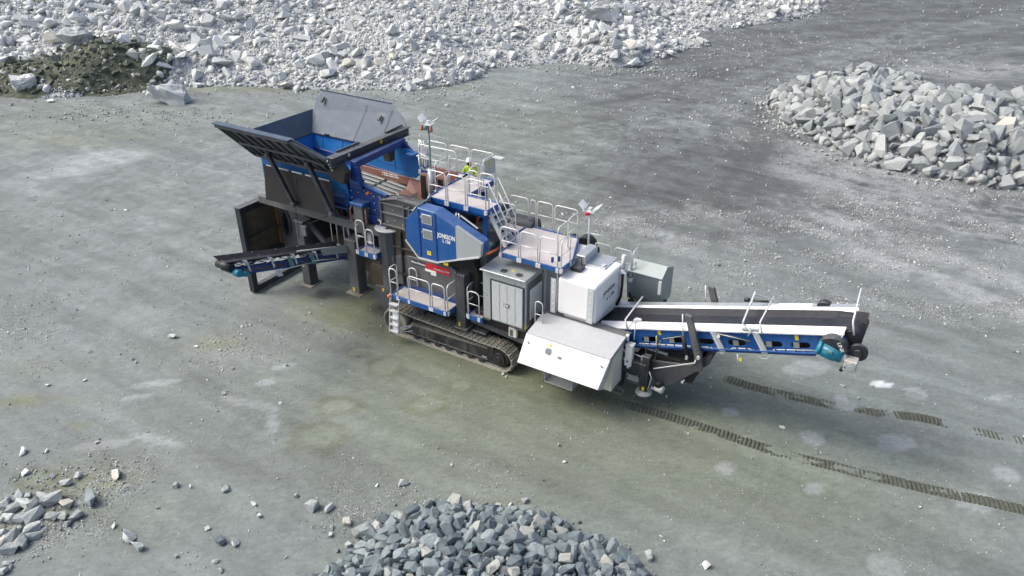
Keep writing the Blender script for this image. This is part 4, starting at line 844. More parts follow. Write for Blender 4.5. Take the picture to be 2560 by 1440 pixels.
# ---- sub-frame beams under the feeder
m = MB(); m.box((-11.9, .34, 3.92), (-5.5, .56, 4.25)); m.box((-11.9, 3.25, 3.92), (-5.5, 3.47, 4.25))
for x in (-11.7, -9.9, -7.4): m.box((x, .56, 3.95), (x + .25, 3.25, 4.2))
fr = m.obj('feeder_frame', GREYM, K, .012)
m = MB(); m.beam((-9.7, .75, 3.4), (-8.4, .75, 2.4), .12, .2); m.beam((-8.6, 1.4, 3.9), (-7.7, 1.4, 2.6), .12, .2); m.beam((-9.6, 2.6, 3.9), (-8.0, 2.6, 2.2), .15, .2); m.obj('frame_brace', GREY, fr)
m = MB(); m.box((-9.6, 1.0, 2.2), (-6.2, 2.9, 2.35)); m.vpoly([(-9.3, 2.3), (-6.4, 2.3), (-5.7, 1.2), (-8.0, 1.4)], 1.6, 2.9); m.obj('under_chute', RUST, K, .01); MB().box((-11.9, 2.95, 1.4), (-5.6, 3.1, 3.9)).obj('dark_backing', VOID, K)  # last box: added dark sheet, hides bright ground behind the feeder gap
m = MB(); m.box((-5.9, .95, 1.9), (-5.35, 2.9, 3.9)); m.vpoly([(-6.9, 1.3), (-5.5, 1.3), (-5.5, 2.3), (-6.6, 2.3)], .9, 1.3); m.obj('frame_box', RUST, K, .015)
for p0, p1 in (((-8.42, .8), (-8.12, .8)), ((-7.75, .8), (-7.5, .8))): hoop(p0, p1, 2.75, .95, fr, mid=False, rad=.1, name='step_rail')

# ---- rear portal frame and its side web
m = MB(); m.box((-12.35, -.56, .02), (-12.05, -.30, 3.90)); m.box((-12.35, -.30, 3.64), (-12.05, 4.10, 3.90)); m.box((-12.35, 4.10, .02), (-12.05, 4.36, 3.90)); m.box((-12.33, -.30, .02), (-12.07, 4.10, .28)); m.box((-12.33, -.30, 1.35), (-12.07, 4.10, 1.58))
m.box((-12.33, 1.55, 1.58), (-12.07, 1.75, 3.64))
pf = m.obj('rear_portal_frame', CHAR, K, .02)
MB().box((-12.30, -.30, 1.58), (-12.22, 1.55, 3.64)).obj('infill_panel', RUST, pf); MB().box((-12.30, 1.75, 1.58), (-12.22, 4.10, 3.64)).obj('infill_panel', RUST, pf)
MB().box((-12.21, -.30, 2.38), (-12.08, 1.55, 2.47)).obj('panel_rail', RUST, pf); MB().box((-12.21, 1.35, 1.6), (-12.13, 1.53, 3.6)).obj('rust_patch', paint('fresh_rust', (.25, .12, .03), .8, dirt_amt=.8), pf)
a = MB().hexa([(-12.37, -.58, 3.905), (-12.03, -.58, 3.905), (-12.03, 4.38, 3.905), (-12.37, 4.38, 3.905), (-12.37, -.58, 3.93), (-12.03, -.58, 3.93), (-12.03, 4.38, 3.93), (-12.37, 4.38, 3.93)]).obj('frame_cap', GREY, pf)
oct_ = [(-11.72 + .26 * math.cos(R(22.5 + 45 * k)) * (1), 2.62 + .62 * math.sin(R(22.5 + 45 * k))) for k in range(8)]
me = curve_mesh([[(-12.1, 3.55), (-11.3, 3.52), (-11.05, 3.3), (-11.1, 1.75), (-11.4, 1.45), (-12.1, 1.4)], oct_], .10)
me.transform(Matrix.Translation((0, 1.5, 0)) @ Matrix.Rotation(R(90), 4, 'X')); me.materials.clear(); me.materials.append(GREYM)
w_ = link('side_web', me, pf)
m = MB(); oo = oct_ + [oct_[0]]
for p, q in zip(oo[:-1], oo[1:]): m.beam((p[0], 1.40, p[1]), (q[0], 1.40, q[1]), .12, .03, (0, 1, 0))
m.obj('hole_rim', GREY, pf)
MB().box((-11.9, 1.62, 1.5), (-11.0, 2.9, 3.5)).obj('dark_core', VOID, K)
MB().box((-11.0, 1.2, 1.3), (-10.3, 2.6, 3.9)).obj('rear_pedestal', GREY, K, .02)
m = MB(); m.tube([(-11.35, 1.2, 1.62), (-11.7, .3, 1.5), (-11.95, -.1, 1.35)], .035, 6); m.obj('drawbar', GALVM, pf)

# ---- hopper
hz = 6.1
hb = MB()
hb.slab([(-11.45, .42, 6.10), (-7.0, .42, 6.10), (-7.0, .62, 5.0), (-11.3, .62, 5.0)], (0, -.04, 0))
hb.slab([(-11.45, 3.40, 6.10), (-7.0, 3.40, 6.10), (-7.0, 3.2, 5.0), (-11.3, 3.2, 5.0)], (0, .04, 0))
hb.slab([(-11.45, .42, 6.10), (-11.45, 3.40, 6.10), (-11.3, 3.2, 5.0), (-11.3, .62, 5.0)], (-.04, 0, 0))
hb.box((-11.34, .62, 4.94), (-8.75, 3.2, 5.0))
hop = hb.obj('feed_hopper', BLUEI, K)
m = MB()
for x in (-10.9, -9.8, -8.7, -7.8): m.hexa([(x, 3.385, 6.06), (x + .012, 3.385, 6.06), (x + .012, 3.19, 5.02), (x, 3.19, 5.02), (x, 3.375, 6.06), (x + .012, 3.375, 6.06), (x + .012, 3.18, 5.02), (x, 3.18, 5.02)])
m.obj('liner_seam', BLUED, hop)
def plate(name, pts, d, mat=HOPG, parent=hop): return MB().slab(pts, d).obj(name, mat, parent, .006)
far = plate('hopper_wall', [(-11.5, 3.42, 6.12), (-6.98, 3.42, 6.12), (-6.95, 4.12, 6.92), (-7.45, 4.4, 7.28), (-8.05, 4.62, 7.56), (-11.80, 4.62, 7.60), (-12.08, 4.45, 7.25), (-12.0, 4.10, 6.88)], (0, .035, -.03))
near = plate('hopper_wall', [(-11.5, .38, 6.12), (-6.98, .38, 6.12), (-6.95, -.32, 6.92), (-8.05, -.82, 7.56), (-12.0, -.84, 7.56)], (0, -.035, -.03))
rear = plate('hopper_wall', [(-11.5, .38, 6.12), (-11.5, 3.42, 6.12), (-12.02, 4.10, 6.90), (-12.02, -.32, 6.90)], (-.035, 0, -.03))
for u in (-9.25, -7.9):
    k_ = MB(); k_.hexa([(u, 3.41, 6.13), (u + .014, 3.41, 6.13), (u + .014, 4.45, 7.38), (u, 4.45, 7.38), (u, 3.402, 6.14), (u + .014, 3.402, 6.14), (u + .014, 4.44, 7.385), (u, 4.44, 7.385)]); k_.obj('plate_seam', GREY, far)
m = MB(); m.beam((-11.45, 3.36, 6.12), (-7.0, 3.36, 6.12), .04, .03); m.beam((-11.44, .5, 6.12), (-11.44, 3.36, 6.12), .04, .03); m.obj('joint_strip', BLACK, hop)
MB().box((-10.75, 3.33, 6.1), (-10.55, 3.41, 6.2)).obj('wall_wedge', CHAR, far)
for x, z in ((-11.62, 7.35), (-8.35, 7.1)):
    MB().hexa([(x, 4.36 - (7.56 - z) * .75, z - .14), (x + .12, 4.36 - (7.56 - z) * .75, z - .14), (x + .12, 4.55 - (7.56 - z) * .75, z + .04), (x, 4.55 - (7.56 - z) * .75, z + .04), (x, 4.30 - (7.56 - z) * .75, z - .1), (x + .1, 4.30 - (7.56 - z) * .75, z - .1), (x + .1, 4.5 - (7.56 - z) * .75, z + .06), (x, 4.5 - (7.56 - z) * .75, z + .06)]).obj('lifting_lug', BLACK, far)
# outer face of the near wall: dark skin, rails and ribs
def NW(u, t):                       # point on the outer skin, t=0 bottom .. 1 top
    top_z = 7.56 if u < -8.05 else 7.56 + (u + 8.05) / 1.1 * -.64; v_ = lambda z: .38 - (z - 6.12) / 1.44 * 1.20
    z = 6.12 + (top_z - 6.12) * t; return Vector((u - .50 * (z - 6.12) / 1.44 * ((-u - 7) / 4.5), v_(z) - .05, z - .03))
m = MB(); m.slab([tuple(NW(-11.5, 0)), tuple(NW(-6.98, 0)), tuple(NW(-6.96, 1)), tuple(NW(-8.05, 1)), tuple(NW(-11.5, 1))], (0, -.02, -.016)); m.obj('outer_skin', GREYM, near)
m = MB(); dn = Vector((0, -.12, -.09))
for a, b, t, th in ((-11.5, -8.05, 1.0, .14), (-11.45, -7.35, .44, .09), (-11.4, -7.0, .02, .09)):
    n = 8
    for i in range(n):
        p, q = NW(a + (b - a) * i / n, t), NW(a + (b - a) * (i + 1) / n, t); m.beam(p + dn * .5, q + dn * .5, .16, th)
m.beam(NW(-8.05, 1) + dn * .5, NW(-7.0, 1) + dn * .5, .14, .10); m.beam(NW(-7.0, 1) + dn * .5, NW(-6.98, 0) + dn * .5, .12, .10, (1, 0, 0)); m.beam(NW(-11.5, 1) + dn * .5, NW(-11.5, 0) + dn * .5, .1, .1, (1, 0, 0))
m.obj('wall_rail', GREY, near, .006)
for i in range(9):
    u = -11.15 + i * .47
    if u < -7.1:
        t1 = 1.0; MB().beam(NW(u, .02) + dn * .35, NW(u - .05, .97 * t1) + dn * .35, .05, .12, (0, -.6, -.5)).obj('wall_rib', GREY, near)
m = MB(); m.beam(NW(-11.55, 1.0) + Vector((0, -.06, .055)), NW(-8.0, 1.0) + Vector((0, -.06, .055)), .30, .03); m.obj('wall_lip', HOPG, near)
m = MB(); m.beam((-12.0, 4.62, 7.6), (-8.05, 4.62, 7.56), .04, .06); m.obj('wall_lip', HOPG, far)
# front cross beam of the hopper
m = MB(); m.beam((-6.92, -.34, 6.80), (-6.92, 4.12, 6.80), .16, .30); m.beam((-6.90, -.34, 6.93), (-6.90, 4.14, 6.93), .34, .03); m.beam((-6.90, -.3, 6.62), (-6.90, 4.1, 6.62), .28, .03)
fb = m.obj('front_cross_beam', GREY, hop, .006)
sticker((0, 0, 0), (0, 0), None) if False else None
MB().box((-6.835, 2.35, 6.72), (-6.828, 2.47, 6.90)).obj('warning_sticker', YEL, fb); MB().box((-6.835, .55, 6.74), (-6.828, .65, 6.86)).obj('white_label', WTXT, fb)
m = MB(); m.beam((-7.05, .2, 7.0), (-7.05, 1.4, 7.0), .07, .06); m.beam((-7.0, 2.9, 6.98), (-7.0, 3.9, 7.02), .07, .06); m.obj('beam_clamp', CHAR, fb)
m = MB(); m.vpoly([(-7.3, 6.05), (-6.6, 5.9), (-6.45, 6.35), (-6.75, 6.65), (-7.2, 6.6)], -.1, .25); m.obj('corner_gusset', VOID, fb, .02)
rivets([(-6.9 - .05 * k, -.42 + .11 * k, 6.86 - .16 * k) for k in range(5)], (0, -1, 0), .035, GALV, fb)
# ---- blue arch
m = MB(); m.beam((-6.45, .36, 6.56), (-6.62, 3.46, 6.56), .24, .26); m.hexa([(-6.75, .38, 5.62), (-6.18, .38, 5.62), (-6.18, .58, 5.62), (-6.75, .58, 5.62), (-6.60, .36, 6.50), (-6.30, .36, 6.50), (-6.30, .56, 6.50), (-6.60, .56, 6.50)])
m.hexa([(-6.80, 3.30, 5.62), (-6.2, 3.30, 5.62), (-6.2, 3.50, 5.62), (-6.80, 3.50, 5.62), (-6.75, 3.32, 6.55), (-6.45, 3.32, 6.55), (-6.45, 3.52, 6.55), (-6.75, 3.52, 6.55)])
m.vpoly([(-6.5, 6.6), (-6.05, 6.25), (-6.0, 6.2), (-6.5, 6.15)], 3.34, 3.42)
arch = m.obj('support_arch', BLUED, K, .015)
m = MB(); m.box((-6.2, 3.0, 6.18), (-5.85, 3.5, 6.24)); m.box((-6.75, .30, 5.86), (-6.25, .66, 5.94)); m.obj('arch_flange', BLUE, arch)
MB().hexa([(-7.0, 2.7, 5.9), (-6.72, 2.7, 5.9), (-6.72, 2.95, 5.9), (-7.0, 2.95, 5.9), (-7.05, 2.55, 6.5), (-6.65, 2.55, 6.5), (-6.65, 3.0, 6.5), (-7.05, 3.0, 6.5)]).obj('chain_guard', RUST, arch)
# ---- feeder
m = MB(); m.vpoly([(-11.6, 4.75), (-7.1, 4.58), (-7.1, 4.70), (-5.25, 4.62), (-5.15, 5.55), (-6.2, 5.76), (-7.0, 5.92), (-11.6, 5.92)], .60, .70)
m.vpoly([(-11.6, 4.7), (-5.35, 4.6), (-5.35, 5.1), (-11.6, 5.6)], 3.22, 3.30); m.box((-11.6, .7, 4.7), (-11.5, 3.2, 5.9)); m.vpoly([(-6.1, 4.3), (-5.4, 4.25), (-5.38, 4.62), (-6.15, 4.62)], .56, .62)
fd = m.obj('feeder_body', BLUED, K, .01)
m = MB(); m.beam((-11.6, .55, 5.92), (-7.0, .55, 5.92), .16, .05); m.beam((-7.0, .55, 5.92), (-5.15, .55, 5.58), .14, .04); m.beam((-11.4, .55, 4.66), (-7.1, .55, 4.62), .14, .05)
for x in (-11.5, -9.9, -8.5, -7.15): m.box((x, .50, 4.7), (x + .06, .60, 5.9))
m.beam((-7.6, .53, 5.9), (-6.9, .53, 4.75), .06, .12); m.obj('feeder_flange', BLUE, fd)
rivets([(x, .595, z) for x in (-6.9, -6.55, -6.1, -5.8, -5.5) for z in (4.85, 5.12, 5.4)], (0, -1, 0), .028, GALV, fd)
rivets([(-6.6 + .35 * k, .595, 5.58 - .05 * k) for k in range(5)], (0, -1, 0), .022, GALV, fd)
m = MB(); m.box((-7.5, .59, 5.33), (-7.25, .598, 5.45)); m.obj('warning_sticker', YEL, fd); MB().box((-7.66, .59, 5.36), (-7.56, .598, 5.48)).obj('warning_sticker', YEL, fd)
m = MB(); m.cyl((-6.0, .42, 5.50), (-5.88, .42, 5.58), .05, 8); m.obj('marker_lamp', ORANGE, fd)
m = MB(); m.tube([(-5.62, .585, 4.42), (-5.62, .54, 4.42)], .10, 16); m.obj('port_cover', WTXT, fd); MB().tube([(-5.66, .545, 4.40), (-5.66, .53, 4.40)], .085, 16).obj('port_hole', VOID, fd)
# far skirt over the grizzly
sk = MB().vpoly([(-8.9, 5.30), (-8.4, 6.28), (-6.15, 6.35), (-5.86, 6.24), (-5.47, 5.64), (-5.92, 5.22), (-6.4, 5.18)], 3.24, 3.29).obj('side_skirt', BLUEI, K)
m = MB(); m.vpoly([(-8.7, 5.72), (-6.3, 5.44), (-6.3, 5.455), (-8.7, 5.735)], 3.228, 3.239); m.vpoly([(-6.95, 5.36), (-6.935, 5.36), (-6.935, 5.95), (-6.95, 5.95)], 3.228, 3.239); m.obj('skirt_seam', BLUED, sk)
m = MB(); m.vpoly([(-8.95, 4.9), (-8.95, 5.28), (-6.0, 5.20), (-5.4, 5.0), (-5.35, 4.5), (-5.9, 4.6), (-6.1, 4.9)], 3.12, 3.22); m.hexa([(-6.15, .8, 4.78), (-5.2, .8, 4.62), (-5.2, 3.1, 4.62), (-6.15, 3.1, 4.78), (-6.15, .8, 4.86), (-5.2, .8, 4.70), (-5.2, 3.1, 4.70), (-6.15, 3.1, 4.86)])
m.hexa([(-6.15, 2.86, 4.86), (-5.3, 2.60, 4.72), (-5.3, 3.12, 5.05), (-6.15, 3.12, 5.18), (-6.15, 2.82, 4.82), (-5.3, 2.55, 4.68), (-5.3, 3.14, 4.9), (-6.15, 3.14, 5.0)])
br = m.obj('wear_liner', BROWN, K)
m = MB()
for row, (u0, z, n) in enumerate(((-7.55, 5.16, 9), (-7.55, 5.08, 10))):
    for k in range(n): m.box((u0 + k * .088, 3.112, z), (u0 + k * .088 + .05 + .02 * ((k * 7) % 3), 3.119, z + .05))
for row, (u0, z, n) in enumerate(((-6.05, 5.10, 5), (-5.95, 5.02, 5), (-5.9, 4.95, 4))):
    for k in range(n): m.box((u0 + k * .11, 3.108 - .05 * (5.16 - z), z - .02 * k), (u0 + k * .11 + .07, 3.116, z - .02 * k + .05))
m.obj('stencil_marks', WTXT, br)
def bars(u0, u1, z0, z1, parent):
    vs = [.82 + .30 * k for k in range(8)]
    for v_ in vs:
        MB().hexa([(u0, v_, z0 - .2), (u1, v_ + .02, z1 - .2), (u1, v_ + .16, z1 - .2), (u0, v_ + .18, z0 - .2), (u0, v_, z0), (u1, v_ + .02, z1), (u1, v_ + .16, z1), (u0, v_ + .18, z0)]).obj('grizzly_bar', BAR, parent, .01)
MB().box((-8.7, .72, 4.60), (-6.1, 3.1, 4.68)).obj('bar_bed', VOID, K)
gz = MB().beam((-8.62, .75, 4.86), (-8.62, 3.1, 4.86), .10, .12).beam((-7.28, .75, 4.80), (-7.28, 3.1, 4.80), .12, .10).beam((-6.12, .75, 4.78), (-6.12, 3.1, 4.78), .10, .10).obj('grizzly_frame', BAR, K)
bars(-8.60, -7.34, 5.06, 4.97, gz); bars(-7.20, -6.15, 4.95, 4.84, gz)
# ---- rubber sheets and struts at the hopper side
m = MB(); m.slab([(-10.92, .12, 5.84), (-7.42, .12, 5.84), (-7.2, -.02, 4.52), (-10.98, -.02, 4.38)], (0, -.02, 0)); rb = m.obj('rubber_sheet', BLACK, K)
m = MB()
for k in range(5): m.box((-10.8 + k * .7, .085, 5.80), (-10.8 + k * .7 + .52, .098, 5.85))
m.obj('clamp_strip', GALVM, rb)
m = MB(); m.tube([(-9.15, .06, 5.6), (-9.4, .02, 4.5), (-9.55, .1, 3.0)], .012, 5); m.tube([(-7.7, .1, 4.4), (-8.6, .2, 3.9), (-9.4, .3, 3.5)], .014, 5); m.obj('control_cable', BLACK, rb)
for (a, b) in (((-10.24, -.20, 6.43), (-9.22, -.20, 4.62)), ((-8.16, -.20, 6.45), (-7.24, -.20, 4.66))):
    s_ = MB().beam(a, b, .15, .16).obj('hopper_strut', CHAR, K, .012)
    m = MB(); m.cyl((a[0], a[1] - .14, a[2]), (a[0], a[1] + .14, a[2]), .08, 10); m.cyl((b[0], b[1] - .14, b[2]), (b[0], b[1] + .14, b[2]), .09, 10); m.obj('strut_pin', GREY, s_)

# ---- side conveyor (near side, discharging to the left front)
sc = Vector((-7.95, .85, 2.30)); se = Vector((-7.95, -4.58, 3.98)); dd = (se - sc).normalized(); nrm = Vector((0, -dd.z, -dd.y)).normalized()
if nrm.z < 0: nrm = -nrm
def SC(s_, x, t): return sc + dd * s_ + Vector((x, 0, 0)) + nrm * t
SL = (se - sc).length
m = MB()
for x in (-.36, .36):
    m.beam(SC(0, x, 0), SC(SL, x, 0), .05, .06); m.beam(SC(0, x, .24), SC(SL, x, .24), .05, .06)
    for k in range(11):
        a, b = k * SL / 11, (k + 1) * SL / 11
        m.beam(SC(a, x, 0), SC(b, x, .24), .03, .03) if k % 2 else m.beam(SC(a, x, .24), SC(b, x, 0), .03, .03)
for k in range(8): m.beam(SC(.2 + k * SL / 8, -.36, 0), SC(.2 + k * SL / 8, .36, 0), .04, .04)
cv = m.obj('side_conveyor', BLUED, K)
bl = MB(); n = 14
for k in range(n):
    a, b = -.1 + k * (SL + .1) / n, -.1 + (k + 1) * (SL + .1) / n
    for x0, x1, t0, t1 in ((-.42, -.16, .60, .46), (-.16, .16, .46, .46), (.16, .42, .46, .60)):
        bl.add([tuple(SC(a, x0, t0)), tuple(SC(b, x0, t0)), tuple(SC(b, x1, t1)), tuple(SC(a, x1, t1)), tuple(SC(a, x0, t0 - .025)), tuple(SC(b, x0, t0 - .025)), tuple(SC(b, x1, t1 - .025)), tuple(SC(a, x1, t1 - .025))], [(0, 1, 2, 3), (7, 6, 5, 4), (0, 4, 5, 1), (3, 2, 6, 7), (1, 5, 6, 2), (0, 3, 7, 4)])
bl.tube([SC(SL, -.33, .30), SC(SL, .33, .30)], .15, 16); bl.beam(SC(.1, 0, -.04), SC(SL, 0, -.02), .60, .02); bl.obj('conveyor_belt', BELT, cv)
for k in range(5):
    s_ = .75 + k * 1.08; q = MB()
    for sg in (-1, 1): q.beam(SC(s_, sg * .42, .10), SC(s_, sg * .46, .54), .06, .03, (1, 0, 0)); q.beam(SC(s_, sg * .47, .54), SC(s_ + .08, sg * .40, .58), .06, .03, (0, 0, 1))
    q.tube([SC(s_, -.44, .55), SC(s_, -.15, .40), SC(s_, .15, .40), SC(s_, .44, .55)], .045, 8); q.obj('idler_frame', GALVM, cv)
MB().slab([tuple(SC(0, .47, .30)), tuple(SC(1.5, .47, .34)), tuple(SC(1.5, .47, .62)), tuple(SC(0, .47, .70))], (.02, 0, 0)).obj('perforated_guard', GALV, cv)
m = MB(); m.tube([SC(0, .50, .9 - .2), SC(2.7, .5, .72)], .02, 6); m.obj('guard_bar', GALVM, cv)
m = MB(); m.cyl(SC(SL - .02, .34, .12), SC(SL - .02, .60, .12), .13, 16); m.cyl(SC(SL - .25, .42, .06), SC(SL - .25, .62, .06), .10, 12); m.beam(SC(SL - .45, .45, -.02), SC(SL + .05, .45, -.02), .14, .08); m.obj('head_motor', TEAL, cv, .01)
for s_ in (2.0, 3.1): MB().slab([tuple(SC(s_, .48, .02)), tuple(SC(s_ + .22, .48, .02)), tuple(SC(s_ + .2, .48, .50)), tuple(SC(s_ + .02, .48, .50))], (.03, 0, 0)).obj('hinge_plate', TEALG, cv)
m = MB(); m.tube([SC(2.2, .5, .1), SC(3.4, .5, 0)], .018, 6); m.tube([SC(.9, .52, .12), SC(2.2, .52, .18)], .018, 6); m.obj('tie_rod', GALVM, cv)
MB().slab([tuple(SC(SL - 1.9, .4, -.35)), tuple(SC(SL - 1.65, .4, -.35)), tuple(SC(SL - 1.65, .4, -.05)), tuple(SC(SL - 1.9, .4, -.05))], (.02, 0, 0)).obj('tag_plate', GALVM, cv)
m = MB(); m.beam(SC(SL - 1.0, 0, -.1), (-8.4, -2.4, 2.3), .08, .10) if False else None
# ---- platforms
def fascia(m, pts, z, h=.20, t=.04):
    for a, b in zip(pts, pts[1:] + pts[:1]): m.beam((a[0], a[1], z - h / 2 - .012), (b[0], b[1], z - h / 2 - .012), t, h)
def platform(name, polys, z, edge_polys=None, h=.20):
    m = MB()
    for p in polys: m.zpoly(p, z - .03, z)
    d = m.obj(name, DECK, K)
    for p in (edge_polys or polys):
        m = MB(); fascia(m, p, z + .06, h + .05); m.obj('deck_edge', BLUE, d, .004)
    return d
def perp(u, v0, v1, z, h, parent, **k): return hoop((u, v0), (u, v1), z, h, parent, **k)
# near walkway above the crawler
W = platform('walkway', [[(-4.62, -.28), (-2.05, -.28), (-2.05, .46), (-4.62, .46)]], 2.0, h=.14)
m = MB(); m.beam((-4.1, .40, 2.16), (-2.75, .40, 2.16), .03, .15); m.beam((-2.7, .40, 2.16), (-2.1, .40, 2.16), .03, .12); m.obj('kick_plate', BLUED, W)
for x in (-4.2, -3.2, -2.3): MB().beam((x, .0, 1.86), (x, .9, 1.6), .06, .08).obj('bracket', CHAR, W)
hoop((-3.76, -.26), (-2.80, -.26), 2.0, 1.04, W); hoop((-2.70, -.26), (-2.14, -.26), 2.0, 1.04, W)
perp(-4.66, -.24, .20, 2.0, 1.10, W); hoop((-4.63, -.26), (-4.30, -.26), 2.0, 1.12, W); perp(-2.05, -.22, .40, 2.0, 1.08, W)
hoop((-4.25, .42), (-3.9, .42), 2.0, .95, W, mid=True)
# access ladder of the walkway
m = MB()
for x in (-4.60, -4.18): m.beam((x, -.34, 1.95), (x - .12, -.42, .42), .03, .08, (0, 1, 0))
ld = m.obj('access_ladder', RAIL, W)
for k in range(5):
    z = 1.72 - k * .30; MB().box((-4.58 - .02 * k, -.50, z - .015), (-4.20 - .02 * k, -.32, z + .02)).obj('ladder_tread', GALVM, ld)
m = MB(); m.box((-4.52, -.40, 1.0), (-4.25, -.385, 1.45)); m.box((-4.55, -.41, .55), (-4.28, -.395, .95)); m.obj('ladder_back', ALU, ld)
m = MB(); m.beam((-4.28, -.36, .52), (-3.9, -.1, .75), .03, .03); m.beam((-4.28, -.36, .72), (-3.85, -.12, .80), .03, .03); m.beam((-4.28, -.36, .50), (-3.9, -.05, .52), .025, .025); m.obj('ladder_stay', GALVM, ld)
MB().cyl((-4.72, -.34, 1.96), (-4.60, -.34, 1.96), .06, 8).obj('marker_lamp', ORANGE, W)
# small deck by the near column
W = platform('step_platform', [[(-1.50, .20), (-.86, .20), (-.86, .80), (-1.50, .80)]], 1.86, h=.16)
hoop((-1.44, .20), (-.98, .20), 1.86, 1.02, W); perp(-1.50, .24, .78, 1.86, 1.15, W); hoop((-1.48, .8), (-1.1, .8), 1.86, 1.1, W)
# left small platform beside the lifting column
W = platform('step_platform', [[(-6.44, .10), (-5.56, .10), (-5.56, .62), (-6.44, .62)]], 3.22, h=.18)
perp(-6.44, .10, .62, 3.22, 1.02, W); hoop((-6.40, .10), (-6.0, .10), 3.22, 1.30, W); hoop((-5.95, .10), (-5.58, .10), 3.22, 1.02, W); MB().box((-6.38, .64, 3.3), (-6.18, .67, 4.0)).obj('perforated_guard', GALVM, W)
# ---- upper deck
Z1 = 5.72
up = [[(-3.55, .92), (-1.05, .92), (-1.05, 1.75), (-2.42, 1.75), (-2.42, 3.50), (-3.62, 3.50), (-3.62, 1.50), (-3.55, 1.50)],
      [(-5.45, 2.98), (-3.62, 2.98), (-3.62, 3.50), (-5.45, 3.50)]]
W = platform('upper_deck', up, Z1, h=.16); UPD = W
m = MB(); m.box((-3.5, 1.0, 5.40), (-3.3, 3.4, 5.66)); m.box((-1.4, 1.0, 5.40), (-1.2, 1.7, 5.66)); m.box((-3.3, 1.0, 5.42), (-1.4, 1.18, 5.62)); m.box((-2.7, 1.15, 4.5), (-2.52, 1.35, 5.42)); m.box((-2.7, 3.0, 3.9), (-2.52, 3.2, 5.42)); m.box((-5.3, 3.05, 5.4), (-3.5, 3.25, 5.62))
m.beam((-2.6, 1.2, 5.4), (-3.1, 1.2, 4.95), .08, .1); m.box((-5.2, 3.0, 3.9), (-5.0, 3.2, 5.4)); m.box((-1.35, 1.1, 4.4), (-1.2, 1.25, 5.4)); m.obj('deck_beam', BLUE, W, .01)
m = MB(); m.tube([(-2.35, .95, 5.38), (-2.38, .92, 5.22), (-2.30, .92, 5.12), (-2.22, .92, 5.22), (-2.25, .95, 5.38)], .03, 8); m.obj('shackle', ALU, W)
for a, b in (((-3.48, .90), (-2.74, .90)), ((-2.66, .90), (-1.92, .90)), ((-1.84, .90), (-1.08, .90))): hoop(a, b, Z1, 1.06, W)
for a, b in (((-5.45, 3.50), (-4.54, 3.50)), ((-4.42, 3.50), (-3.50, 3.50)), ((-3.40, 3.50), (-2.40, 3.50))): hoop(a, b, Z1, 1.06, W)
perp(-2.36, 2.70, 3.48, Z1, 1.06, W); perp(-3.66, 1.55, 2.35, Z1, 1.06, W); perp(-3.66, 2.42, 2.95, Z1, 1.06, W); perp(-5.48, 2.98, 3.46, Z1, 1.06, W); hoop((-5.44, 2.95), (-3.72, 2.95), Z1, 1.06, W)
hoop((-2.38, 1.78), (-1.95, 1.78), Z1, .98, W); hoop((-1.88, 1.78), (-1.28, 1.78), Z1, .98, W); perp(-2.39, 1.85, 2.62, Z1, 1.0, W)
pn = MB().box((-2.34, 2.75, 6.12), (-2.32, 3.45, 6.72)).obj('rail_sign_panel', GALV, W); MB().box((-2.315, 3.0, 6.5), (-2.308, 3.12, 6.66)).obj('warning_sticker', YEL, pn); MB().box((-2.33, 2.2, 6.3), (-2.322, 2.32, 6.5)).obj('warning_sticker', YEL, W)
MB().box((-2.30, 3.2, 6.72), (-1.9, 3.45, 6.75)).obj('sign_shade', GALVM, W)
# end gate cage at the far left
m = MB()
for x in (-5.62, -5.50, -5.38): m.tube([(x, 3.25, 5.75), (x - .02, 3.2, 6.85)], .022, 6)
m.tube([(-5.64, 3.2, 6.85), (-5.36, 3.2, 6.62), (-4.5, 3.2, 6.6)], .03, 6); m.tube([(-5.7, 3.2, 6.35), (-5.3, 3.15, 6.25), (-4.5, 3.1, 6.2)], .02, 6); m.box((-5.74, 3.1, 6.18), (-5.35, 3.3, 6.22))
m.tube([(-5.6, 3.1, 6.2), (-5.5, 3.0, 5.9), (-5.2, 2.95, 5.75)], .03, 6); m.obj('gate_cage', RAIL, W)
# person's standing step on the far side
SP = platform('step_platform', [[(-4.15, 3.56), (-3.1, 3.56), (-3.1, 4.25), (-4.15, 4.25)]], 4.50, h=.14)
m = MB(); m.beam((-4.0, 3.5, 4.6), (-4.0, 3.2, 3.9), .06, .08); m.beam((-3.2, 3.5, 4.6), (-3.2, 3.2, 3.9), .06, .08); m.obj('bracket', BLUE, SP)
# ---- stairs from upper deck to lower deck
m = MB()
for v_ in (1.10, 1.62): m.beam((-1.12, v_, 5.70), (-.42, v_, 4.46), .04, .15, (0, 0, 1))
st = m.obj('stairs', RAIL, K)
for k in range(5):
    q = (k + .7) / 5.2; MB().box((-1.12 + .70 * q - .10, 1.12, 5.70 - 1.24 * q - .02), (-1.12 + .70 * q + .12, 1.60, 5.70 - 1.24 * q + .02)).obj('stair_tread', GALVM, st)
for v_ in (1.06, 1.66):
    m = MB(); m.tube([(-1.06, v_, 5.75), (-1.06, v_, 6.70), (-.36, v_, 5.46), (-.36, v_, 4.5)], .026, 6); m.tube([(-1.06, v_, 6.2), (-.36, v_, 4.95)], .02, 6); m.obj('handrail', RAIL, st)
